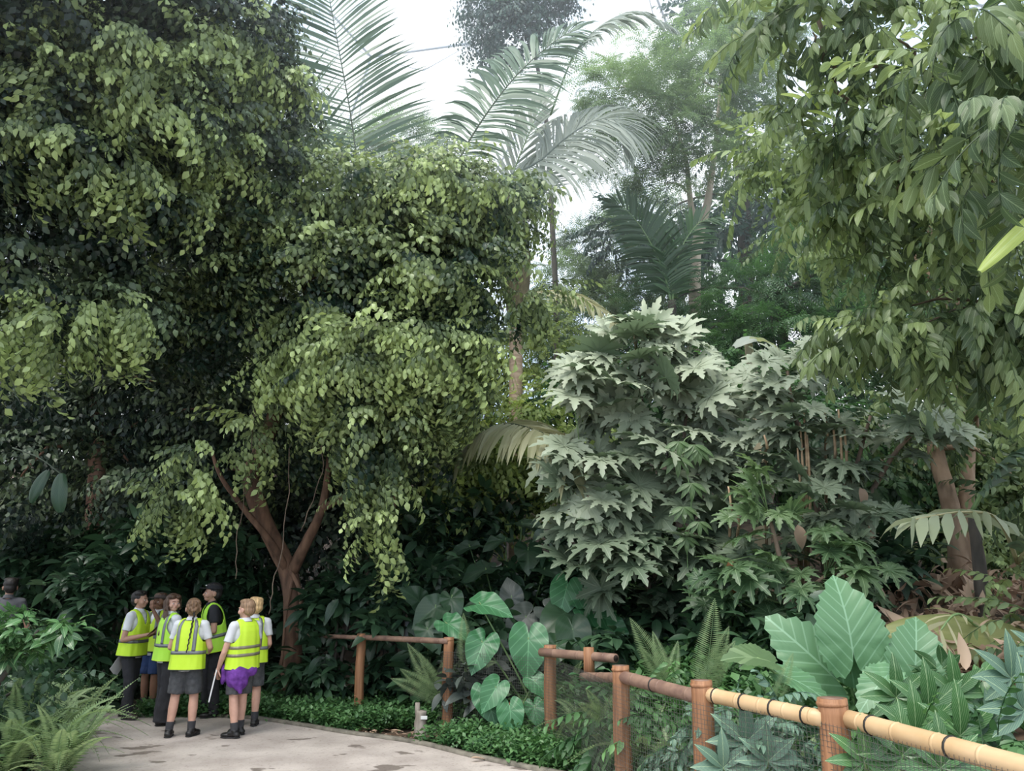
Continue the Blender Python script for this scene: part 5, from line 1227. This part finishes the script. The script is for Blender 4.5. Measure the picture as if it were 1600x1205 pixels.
def person(label, foot_px, heading, H, skin='fair', hair='brown', hairstyle='short', lean=0.0, bend=(0, 0), yaw=0.0, pitch=0.0, roll=0.0,
           arms=((.16, .02, .60), (.17, .06, .47)), arms_l=None, palm=((-1, 0, 0), (1, 0, 0)), curl=(.5, .5), legs=None, bottoms='trousers', bottom_mat=None, shirt='shirt', shirt_mat=None,
           sleeve=.55, vest='hivis', strips=('h',), vest_hem=.45, strip_mat='strip', shoes=None, socks=True, cap=None, vest_z=0, wide=1.0):
    """heading: 0 faces away from the camera, pi faces it. joints are given in body heights: (x right, y forward, z up)"""
    loc = G(*foot_px) if len(foot_px) == 2 else np.array(foot_px)
    loc = loc + [0, 0, .013]
    root = empty('person', loc, label, 'person', rz=heading)
    U = H; hipz = .50
    Rl = Matrix.Rotation(-lean, 3, 'X') @ Matrix.Rotation(bend[0], 3, 'Y')
    def T(p):      # upper body: leans about the hips
        p = Vector(p); return (Vector((0, 0, hipz)) + Rl @ (p - Vector((0, 0, hipz)))) * U
    nb = Vector((0, -.002, .83)); Rh = Matrix.Rotation(yaw, 3, 'Z') @ Matrix.Rotation(-pitch, 3, 'X') @ Matrix.Rotation(roll, 3, 'Y')
    def Hd(p): p = Vector(p); return T(nb + Rh @ ((p - nb) * .93))
    RH = Rl @ Rh @ Matrix.Scale(.93, 3)
    hs = lambda r: tuple(x * U for x in r)
    sk = skins[skin]; hm = hairs[hair]
    legs = legs or (((.06, .0), 0), ((-.06, 0), 0))     # ((foot x, y), toe turn)
    body = [('ell', T((0, 0, .72)), hs((.088, .055, .10)), Rl), ('ell', T((0, 0, .60)), hs((.078, .052, .09)), Rl), ('ell', (0, 0, .51 * U), hs((.085, .058, .06))),
            ('cap', T((-.075, 0, .785)), T((.075, 0, .785)), .032 * U, .032 * U), ('cap', T((0, -.006, .79)), Hd((0, .0, .875)), .031 * U, .029 * U)]
    # head: skull, face, jaw, chin, nose, brow, lips bulge, ears
    body += [('ell', Hd((0, -.006, .928)), hs((.053, .064, .058)), RH), ('ell', Hd((0, .020, .900)), hs((.043, .044, .056)), RH), ('ell', Hd((0, .034, .862)), hs((.026, .024, .020)), RH),
             ('ell', Hd((0, .048, .846 + .014)), hs((.013, .012, .010)), RH), ('cap', Hd((0, .060, .912)), Hd((0, .071, .891)), .0055 * U, .0085 * U), ('ell', Hd((0, .055, .922)), hs((.034, .010, .008)), RH),
             ('ell', Hd((0, .055, .874)), hs((.017, .010, .008)), RH), ('ell', Hd((.030, .040, .888)), hs((.016, .018, .018)), RH), ('ell', Hd((-.030, .040, .888)), hs((.016, .018, .018)), RH)]
    for s in (-1, 1): body.append(('ell', Hd((s * .054, -.004, .902)), hs((.007, .016, .021)), RH))
    legjoints = []
    for (fx_, fy), tw in legs:
        s = 1 if fx_ > 0 else -1; hip = Vector((s * .048, 0, .49)) * U; an = Vector((fx_, fy, .045)) * U; kn = (hip + an) / 2 + Vector((s * .004, .018, .01)) * U
        legjoints.append((hip, kn, an, tw))
        body += [('cap', hip, kn, .052 * U, .033 * U), ('cap', kn, (kn * .62 + an * .38), .033 * U, .034 * U), ('cap', (kn * .62 + an * .38), an, .034 * U, .020 * U)]
        fd = Vector((math.sin(-tw), math.cos(-tw), 0)); body.append(('cap', an + Vector((0, 0, -.015)) * U, an + fd * .07 * U + Vector((0, 0, -.028)) * U, .02 * U, .017 * U))
    am = []
    for k, s in ((0, 1), (1, -1)):
        A = (arms, arms_l)[k] if k == 0 or arms_l else arms
        el, wr = [Vector(q) for q in A[:2]]
        if k == 1 and not arms_l: el.x *= -1; wr.x *= -1
        sh = T((s * .098, 0, .782)); el, wr = el * U, wr * U
        body += [('cap', sh, el, .028 * U, .021 * U), ('cap', el, el * .7 + wr * .3, .021 * U, .022 * U), ('cap', el * .7 + wr * .3, wr, .022 * U, .0135 * U)]
        body += hand(wr, (wr - el) if len(A) < 3 else A[2], palm[k], U, -s if k == 0 else -s, curl[k]); am.append((sh, el, wr, s))
    bo = remesh('body', body, .0050 * U / 1.4, sk, root, 3)
    # eyes and mouth
    for s in (-1, 1):
        e = remesh('eye', [('ell', Hd((s * .0195, .0575, .9055)), hs((.0085, .0055, .0050)), RH)], .0018, M['eyewhite'], root, 1)
        remesh('iris', [('ell', Hd((s * .0195, .0620, .9055)), hs((.0042, .0022, .0045)), RH)], .0015, M['iris'], e, 0)
        remesh('eyebrow', [('cap', Hd((s * .010, .0655, .9215)), Hd((s * .030, .058, .9225)), .0022 * U, .0016 * U)], .0018, hm, root, 1)
    remesh('mouth', [('ell', Hd((0, .0640, .8735)), hs((.0125, .0035, .0032)), RH)], .0018, M['lip'], root, 1)
    # hair
    hp = [('ell', Hd((0, -.012, .938)), hs((.0575, .066, .059)), RH), ('ell', Hd((0, -.034, .905)), hs((.052, .042, .050)), RH)]
    if hairstyle == 'short': hp += [('ell', Hd((0, .030, .972)), hs((.040, .026, .020)), RH), ('ell', Hd((.03, .0, .965)), hs((.030, .045, .028)), RH), ('ell', Hd((-.02, -.01, .972)), hs((.036, .045, .024)), RH)]
    if hairstyle == 'long':
        for x, y, z0, z1, r in ((-.04, -.03, .92, .70, .026), (.04, -.03, .92, .70, .026), (0, -.05, .92, .67, .030), (-.052, -.005, .93, .74, .018), (.052, -.005, .93, .74, .018), (.025, -.045, .9, .66, .024), (-.025, -.045, .9, .66, .024)):
            hp.append(('cap', Hd((x, y, z0)), T((x * 1.35, y - .03, z1)), r * U, r * .5 * U))
        hp += [('ell', Hd((.022, .022, .960)), hs((.036, .042, .026)), RH), ('ell', Hd((-.022, .022, .960)), hs((.036, .042, .026)), RH), ('cap', Hd((.050, .022, .935)), Hd((.058, .012, .86)), .012 * U, .012 * U), ('cap', Hd((-.050, .022, .935)), Hd((-.058, .012, .86)), .012 * U, .012 * U)]
    if hairstyle == 'braids':
        for i, (x, y, z, r) in enumerate(((0, -.07, .935, .02), (.02, -.068, .915, .018), (-.02, -.068, .915, .018), (.012, -.074, .955, .014), (-.014, -.072, .955, .014), (0, -.072, .90, .018), (.04, -.05, .93, .018), (-.04, -.05, .93, .018), (.03, -.05, .965, .018), (-.03, -.05, .965, .018))):
            hp.append(('ell', Hd((x, y, z)), hs((r, r * .8, r)), RH))
        hp += [('ell', Hd((0, .02, .972)), hs((.042, .035, .02)), RH)]
    inv = RH.inverted()
    def facecut(c):
        q = nb + Rh.inverted() @ ((Rl.inverted() @ (c / U - Vector((0, 0, hipz)))) + Vector((0, 0, hipz)) - nb) / .93
        q = nb + (Rh.inverted() @ ((Rl.inverted() @ (c / U - Vector((0, 0, hipz)))) + Vector((0, 0, hipz)) - nb)) / .93
        return q.y > .030 and q.z < .945 - max(0, (q.y - .03)) * .2 and abs(q.x) < .052
    ho = remesh('hair', hp, .006 * U / 1.4, hm, root, 2, fold=.0035, cut=facecut)
    if hairstyle == 'braids':
        pl = []
        p0, p1 = Hd((.012, -.07, .90)), T((.026, -.115, .60))
        for i in range(16): t = i / 15; pl.append(('ell', p0.lerp(p1, t) + Vector((.003 * (-1) ** i, 0, 0)), ((.008 - .003 * t) * U, (.007 - .002 * t) * U, .013 * U)))
        remesh('plait', pl, .0035, hairs['black'], root, 1)
    if cap:
        cm = plain('cap ' + cap, *(((.015,.015,.018), .85) if cap == 'black' else ((.07,.055,.05), .9)))
        co = remesh('cap', [('ell', Hd((0, -.008, .955)), hs((.060, .068, .044)), RH), ('cyl', Hd((0, -.008, .940)), Hd((0, -.008, .955)), .064 * U, .062 * U)], .006, cm, root, 3)
        pk = remesh('peak', [('ell', Hd((0, .078, .943)), hs((.045, .040, .006)), RH)], .004, cm, co, 2)
        if cap == 'black': remesh('cap_badge', [('ell', Hd((0, .062, .968)), hs((.022, .006, .006)), RH)], .003, M['white'], co, 1)
    # shirt
    smt = shirt_mat or M['shirt']
    sp_ = [('ell', T((0, 0, .72)), hs((.102, .066, .105)), Rl), ('ell', T((0, 0, .60)), hs((.095, .066, .10)), Rl), ('cyl', T((0, 0, .455)), T((0, 0, .62)), .098 * U, .092 * U, .70), ('cap', T((-.080, 0, .785)), T((.080, 0, .785)), .038 * U, .038 * U)]
    for sh, el, wr, s in am:
        e2 = sh.lerp(el, sleeve / .55 * .62 if sleeve < 1 else 1.0)
        sp_.append(('cyl', sh, e2, .036 * U, .034 * U)); sp_.append(('ell', sh, hs((.037, .037, .037))))
        if sleeve >= 1: sp_ += [('cap', el, el.lerp(wr, .2), .031 * U, .03 * U)]
    remesh('shirt', sp_, .007 * U / 1.4, smt, root, 3, fold=.004)
    remesh('collar', [('cyl', T((0, -.004, .812)), T((0, .0, .842)), .047 * U, .037 * U)], .005, smt, root, 1)
    # trousers or shorts
    bmt = bottom_mat or M['blackcloth']
    bp_ = [('ell', (0, 0, .50 * U), hs((.098, .072, .062))), ('cyl', (0, 0, .50 * U), (0, 0, .545 * U), .095 * U, .090 * U, .72)]
    for hip, kn, an, tw in legjoints:
        if bottoms == 'shorts':
            e = hip.lerp(kn, .90); bp_ += [('cyl', hip, e, .060 * U * wide, .056 * U * wide), ('ell', hip, hs((.058, .062, .06)))]
        else:
            bp_ += [('cap', hip, kn, .058 * U, .043 * U * wide), ('cyl', kn, an + Vector((0, 0, -.022 * U)), .043 * U * wide, .040 * U * wide * (1.15 if wide > 1 else 1))]
    remesh('shorts' if bottoms == 'shorts' else 'trousers', bp_, .0065 * U / 1.4, bmt, root, 3, fold=.006)
    for hip, kn, an, tw in legjoints:
        if socks and bottoms == 'shorts': remesh('sock', [('cyl', an + Vector((0, 0, -.02)) * U, an.lerp(kn, .26), .026 * U, .030 * U)], .005, M['sock'], root, 1)
        fd = Vector((math.sin(-tw), math.cos(-tw), 0)); a0 = Vector((an.x, an.y, 0)); Rz = Matrix.Rotation(tw, 3, 'Z')
        so = remesh('shoe', [('ell', a0 + fd * .012 * U + Vector((0, 0, .030)) * U, hs((.029, .050, .028)), Rz), ('ell', a0 + fd * .060 * U + Vector((0, 0, .020)) * U, hs((.030, .046, .020)), Rz), ('cyl', a0 + Vector((0, 0, .02)) * U, a0 + Vector((0, 0, .058)) * U, .029 * U, .028 * U), ('ell', a0 - fd * .02 * U + Vector((0, 0, .022)) * U, hs((.027, .025, .022)), Rz)], .006, shoes or M['shoe'], root, 2, cut=None)
        remesh('sole', [('ell', a0 - fd * .018 * U + Vector((0, 0, .006)) * U, hs((.029, .029, .006)), Rz), ('ell', a0 + fd * .055 * U + Vector((0, 0, .006)) * U, hs((.032, .053, .006)), Rz), ('ell', a0 + fd * .02 * U + Vector((0, 0, .006)) * U, hs((.028, .05, .006)), Rz)], .005, M['sole'], so, 1)
    # hi-vis waistcoat: front and back panels joined over the shoulders, open armholes and neck
    if vest:
        ZS = [vest_hem, .55, .64, .70, .75, .79, .818, .832]; WS = [.128, .122, .118, .116, .112, .100, .082, .060]; DS = [.096, .088, .084, .082, .076, .062, .040, .014]
        def S(a, z, off=0):
            W, D = np.interp(z, ZS, WS) + off, np.interp(z, ZS, DS) + off
            c, s = math.cos(a), math.sin(a); e = 2 / 2.5
            rip = 1 + .018 * math.sin(a * 7 + z * 9) + .012 * math.sin(a * 13)
            return Vector((W * math.copysign(abs(c) ** e, c) * rip, D * math.copysign(abs(s) ** e, s) * rip - .002, z))
        nu, nv = 112, 76
        def keep(x, y, z):
            if z > .665 and abs(x) > max(.080, .110 - (z - .665) * .5): return False
            if y > 0 and z > .70 and abs(x) < (z - .70) * .38: return False
            if y <= 0 and z > .812 and abs(x) < .036: return False
            return True
        Vv, Ff = [], []; idx = {}
        for j in range(nv + 1):
            z = ZS[0] + (ZS[-1] - ZS[0]) * j / nv
            for i in range(nu): Vv.append(S(2 * PI * i / nu, z))
        for j in range(nv):
            for i in range(nu):
                q = [j * nu + i, j * nu + (i + 1) % nu, (j + 1) * nu + (i + 1) % nu, (j + 1) * nu + i]
                c = sum((Vv[k] for k in q), Vector()) / 4
                if keep(*c): Ff.append(q)
        # over the shoulders
        for i in range(1, nu // 2 - 1):
            a, b_ = nv * nu + i, nv * nu + (i + 1); c, d_ = nv * nu + (nu - i) % nu, nv * nu + (nu - i - 1)
            if abs(Vv[a].x) > .034 and abs(Vv[b_].x) > .034: Ff.append([a, b_, d_, c])
        def mk(name, Vv, Ff, mat, par, th):
            me = bpy.data.meshes.new(name); me.from_pydata([tuple(T(v)) for v in Vv], [], Ff); me.update(); me.materials.append(mat)
            bm = bmesh.new(); bm.from_mesh(me); bmesh.ops.delete(bm, geom=[v for v in bm.verts if not v.link_faces], context='VERTS'); bm.to_mesh(me); bm.free()
            o = bpy.data.objects.new(name, me); C.objects.link(o); o.parent = par
            if name == 'hi_vis_vest':      # smooth the cut edges of neck and armholes
                bm = bmesh.new(); bm.from_mesh(me)
                bmesh.ops.remove_doubles(bm, verts=bm.verts, dist=1e-5)
                for _ in range(8):
                    new = {}
                    for v in bm.verts:
                        nb_ = [e.other_vert(v).co for e in v.link_edges if e.is_boundary]
                        if len(nb_) == 2: new[v] = (v.co * 2 + nb_[0] + nb_[1]) / 4
                    for v, q in new.items(): v.co = q
                bm.to_mesh(me); bm.free()
            if th: s_ = o.modifiers.new('t', 'SOLIDIFY'); s_.thickness = th; s_.offset = 0
            for p_ in me.polygons: p_.use_smooth = True
            return o
        vo = mk('hi_vis_vest', Vv, Ff, M[vest], root, .006)
        smm = M[strip_mat]
        def hband(z0, z1, tilt=0):
            V_, F_ = [], []
            for i in range(nu):
                for z in (z0, z1): V_.append(S(2 * PI * i / nu, z + tilt * math.cos(2 * PI * i / nu), .0035))
            for i in range(nu): F_.append([2 * i, 2 * ((i + 1) % nu), 2 * ((i + 1) % nu) + 1, 2 * i + 1])
            mk('reflective_strip', V_, F_, smm, vo, .002)
        def vband(x0, w, z0, z1, back=True, front=True):
            for sg in ([-1] if back else []) + ([1] if front else []):
                V_, F_ = [], []; n = 24
                for k in range(n + 1):
                    z = z0 + (z1 - z0) * k / n
                    for x in (x0 - w, x0, x0 + w):
                        W, D = np.interp(z, ZS, WS) + .0035, np.interp(z, ZS, DS) + .0035
                        xx = x * min(1, (W * .8) / .09) if z > .78 else x
                        yy = D * max(0, 1 - abs(xx / W) ** 2.5) ** (1 / 2.5); a = math.atan2(sg * yy / D, xx / W)
                        V_.append(Vector((xx, sg * yy * (1 + .012) - .002, z)))
                for k in range(n):
                    for j in (0, 1): q = 3 * k + j; F_.append([q, q + 1, q + 4, q + 3])
                mk('reflective_strip', V_, F_, smm, vo, .002)
        for s_ in strips:
            if s_ == 'h': hband(.575, .600)
            if s_ == 'h2': hband(.570, .592, .006); hband(.625, .647, .006)
            if s_ == 'v': vband(-.062, .013, .60, .825); vband(.062, .013, .60, .825)
        hb = []
        V_, F_ = [], []
        for i in range(nu):
            for z in (vest_hem - .003, vest_hem + .004): V_.append(S(2 * PI * i / nu, z, .002))
        for i in range(nu): F_.append([2 * i, 2 * ((i + 1) % nu), 2 * ((i + 1) % nu) + 1, 2 * i + 1])
        mk('hem_binding', V_, F_, M['binding'] if vest == 'hivis' else M['hivis'], vo, .002)
    return root, am, T
HP = PI / 2
W_ = {}
def held(root, p):  # a point in body heights -> world
    return np.array(root.matrix_world @ Vector(p))
def clipboard(label, root, c, H, Rl, w=.23, h=.32, mat='board', paper=True):
    t = empty('clipboard', held(root, Vector(c) * H), label, 'clipboard'); R = root.matrix_world.to_3x3() @ Rl
    R4 = R.to_4x4(); o3 = np.array(t.matrix_world.translation)
    box('board', o3, w, h, .004, M[mat], t, Rm=R4)
    if paper: box('paper', o3 + np.array(R @ Vector((0, -.01, .004))), w * .9, h * .88, .002, M['paper'], t, Rm=R4, bev=0)
    box('clip', o3 + np.array(R @ Vector((0, h * .46, .008))), .08, .03, .012, M['metal'], t, Rm=R4)
    return t
RX = lambda a: Matrix.Rotation(a, 3, 'X')
RY = lambda a: Matrix.Rotation(a, 3, 'Y')
RZ = lambda a: Matrix.Rotation(a, 3, 'Z')
# 1 boy at the left, side on, looking right, writing on a brown clipboard
r1, _, _ = person('dark-haired boy, leftmost in the group, side on, holding a brown clipboard', (194, 1124), -HP - .15, 1.50, 'tan', 'black', 'short', lean=.06, yaw=.05, pitch=-.12,
    arms=((.135, .0, .60), (.07, .15, .635)), arms_l=((-.12, .01, .61), (-.05, .17, .65)), palm=((-.3, .1, 1), (.3, .1, 1)), curl=(.6, .6), bottoms='trousers', vest='hivis', strips=('h',), vest_hem=.475, shoes=M['shoebrown'], legs=(((.065, .06), -.1), ((-.06, -.05), .1)))
clipboard('brown clipboard held by the leftmost boy, tilted up', r1, (.01, .245, .70), 1.50, RX(.75))
o = box('worksheet', held(r1, (.03, -.12, .42 * 1.5)), .20, .29, .002, M['paper'], None, Rm=r1.matrix_world.to_3x3().to_4x4() @ Matrix.Rotation(1.35, 4, 'X') @ Matrix.Rotation(.6, 4, 'Z'), bev=0)
o.location = (0, 0, 0); tagp(o, 'white paper sheet hanging behind the leftmost boy, at thigh height', 'paper')
# 2 child with a cap, hand at the mouth
r2, _, _ = person('child in a dark cap facing out, hand raised to the mouth, behind the brown clipboard', (231, 1112), PI - .35, 1.46, 'brown', 'brown', 'short', lean=.02, pitch=-.1, yaw=.1,
    arms=((.125, .05, .62), (.10, .12, .66)), arms_l=((-.135, .06, .66), (-.035, .11, .845), (.25, .15, 1)), palm=((-1, .2, 0), (0, -1, 0)), curl=(.5, .9), bottoms='shorts', bottom_mat=M['navy'], wide=1.1, cap='brown', vest='hivis', strips=('v',), vest_hem=.49, legs=(((.055, 0), -.1), ((-.06, .02), .1)))
# 3 girl, long brown hair, three quarters from behind, looking back at the camera
r3, _, _ = person('girl with long brown hair and black flared trousers looking back over her shoulder', (250, 1134), -.75, 1.47, 'fair', 'brown', 'long', yaw=-1.55, pitch=-.05,
    arms=((.128, .02, .615), (.130, .05, .475)), arms_l=((-.12, .05, .62), (-.06, .14, .62)), palm=((-1, 0, 0), (1, 0, 0)), curl=(.45, .6), bottoms='trousers', wide=1.35, vest='hivis2', strips=('h', 'v'), vest_hem=.475, legs=(((.06, -.02), -.1), ((-.055, .03), .15)))
# 4 child seen from behind, brown braided hair, grey shorts
r4, _, _ = person('child seen from behind with pinned braided hair, thin dark plait and grey shorts', (281, 1153), .05, 1.43, 'fair', 'mid', 'braids', yaw=.35, pitch=-.1, lean=.03,
    arms=((.150, .02, .62), (.125, .12, .60)), arms_l=((-.145, .02, .62), (-.10, .13, .60)), palm=((-1, 0, .2), (1, 0, .2)), curl=(.6, .6), bottoms='shorts', bottom_mat=M['greycloth'], vest='hivis', strips=('h', 'v'), vest_hem=.465, legs=(((.075, 0), -.25), ((-.075, -.03), .2)), wide=1.08)
# 5 adult in black
r5, _, _ = person('adult in black clothes and black cap leaning in over a clipboard', (327, 1121), HP + .55, 1.60, 'tan', 'black', 'short', lean=.20, pitch=-.28, yaw=.0,
    arms=((.12, .06, .63), (.05, .17, .62)), arms_l=((-.13, .05, .62), (-.03, .17, .61)), palm=((-.3, .2, 1), (.3, .2, 1)), curl=(.6, .7), bottoms='trousers', shirt_mat=M['blackcloth'], sleeve=.55, cap='black', vest='hivis2', strips=('h',), vest_hem=.475, legs=(((.06, .02), -.1), ((-.06, -.02), .1)))
clipboard('dark clipboard held by the adult in the black cap', r5, (.02, .245, .65), 1.60, RX(.35))
# 6 boy with the purple jumper round the waist
r6, _, _ = person('boy with cropped sandy hair and a purple jumper tied round his waist, holding a board', (368, 1153), .9, 1.42, 'fair', 'sandy', 'short', yaw=.25, pitch=.03, lean=-.02,
    arms=((.13, .0, .62), (.10, .07, .56)), arms_l=((-.150, .01, .60), (-.150, .07, .475)), palm=((-1, 0, 0), (1, 0, 0)), curl=(.5, 1.0), bottoms='shorts', bottom_mat=M['greycloth'], vest='hivis', strips=('h2',), strip_mat='stripwarm', vest_hem=.475, legs=(((.055, .04), .3), ((-.045, -.05), .55)), wide=1.05)
J = lambda x, y, z: (x * 1.4, y * 1.4, z * 1.4)
jp = [('ell', J(-.050, -.072, .425), (.100, .058, .135)), ('ell', J(-.088, -.025, .435), (.060, .095, .120)), ('cap', J(-.060, -.078, .38), J(-.050, -.086, .325), .050, .022),
      ('cap', J(-.118, .045, .50), J(-.120, .050, .385), .032, .022), ('ell', J(.035, -.075, .470), (.075, .045, .060))]
remesh('tied_jumper', jp, .008, M['purple'], r6, 5, fold=.007)
cb = empty('folder', held(r6, Vector((-.165, .10, .37)) * 1.40), 'white-edged dark folder held low by the boy with the purple jumper', 'folder')
o3 = np.array(cb.matrix_world.translation); R4 = (r6.matrix_world.to_3x3() @ RZ(-.55) @ RY(.15)).to_4x4()
box('board', o3, .006, .23, .30, M['greycloth'], cb, Rm=R4)
for dy, dz, sy, sz in ((.115, 0, .014, .30), (-.115, 0, .014, .30), (0, -.15, .23, .014), (0, .15, .23, .014)):
    box('edging', o3 + np.array(R4.to_3x3() @ Vector((-.002, dy, dz))), .012, sy, sz, M['paper'], cb, Rm=R4)
# 7 fair boy behind him
r7, _, _ = person('fair-haired child at the right of the group, seen from behind the boy with the jumper', (384, 1137), .25, 1.43, 'fair', 'blond', 'short', yaw=.4, pitch=-.05,
    arms=((.13, .0, .615), (.10, .09, .56)), arms_l=((-.13, .02, .62), (-.07, .13, .60)), palm=((-1, 0, 0), (1, 0, 0)), curl=(.5, .6), bottoms='shorts', bottom_mat=M['greycloth'], vest='hivis', strips=('h', 'v'), vest_hem=.475, legs=(((.06, 0), -.1), ((-.065, .02), .5)))
# 8 someone further along the path, mostly behind the glossy shrub
p8 = P(18, 905, 10.8)
r8, _, _ = person('person with short dark hair and grey shirt further down the path at the left edge', (p8[0], 10.8, 0), .35, 1.66, 'tan', 'black', 'short', yaw=.2, bottoms='trousers', shirt_mat=M['greyshirt'], vest=None, lean=.02)

bpy.data.scenes.remove(TS)

# ------------------------------------------------------------ the thin glare haze added under the dome, imitating lens glare around the sky
bm = bmesh.new(); bmesh.ops.create_cube(bm, size=1)
for v in bm.verts: v.co = Vector((v.co.x * 90, v.co.y * 75 + 22, v.co.z * 34 + 22.5))
me = bpy.data.meshes.new('haze'); bm.to_mesh(me); bm.free()
hm_ = bpy.data.materials.new('glare haze'); hm_.use_nodes = True
for n_ in list(hm_.node_tree.nodes): hm_.node_tree.nodes.remove(n_)
ho_ = hm_.node_tree.nodes.new('ShaderNodeOutputMaterial'); hv_ = hm_.node_tree.nodes.new('ShaderNodeVolumeScatter')
hv_.inputs['Color'].default_value = (.95, .98, 1, 1); hv_.inputs['Density'].default_value = .0065; hv_.inputs['Anisotropy'].default_value = .35
hm_.node_tree.links.new(hv_.outputs[0], ho_.inputs['Volume']); me.materials.append(hm_)
o = bpy.data.objects.new('haze', me); C.objects.link(o); tagp(o, 'thin glare haze added under the dome, imitating the white glare round the sky', 'haze', kind='stuff')
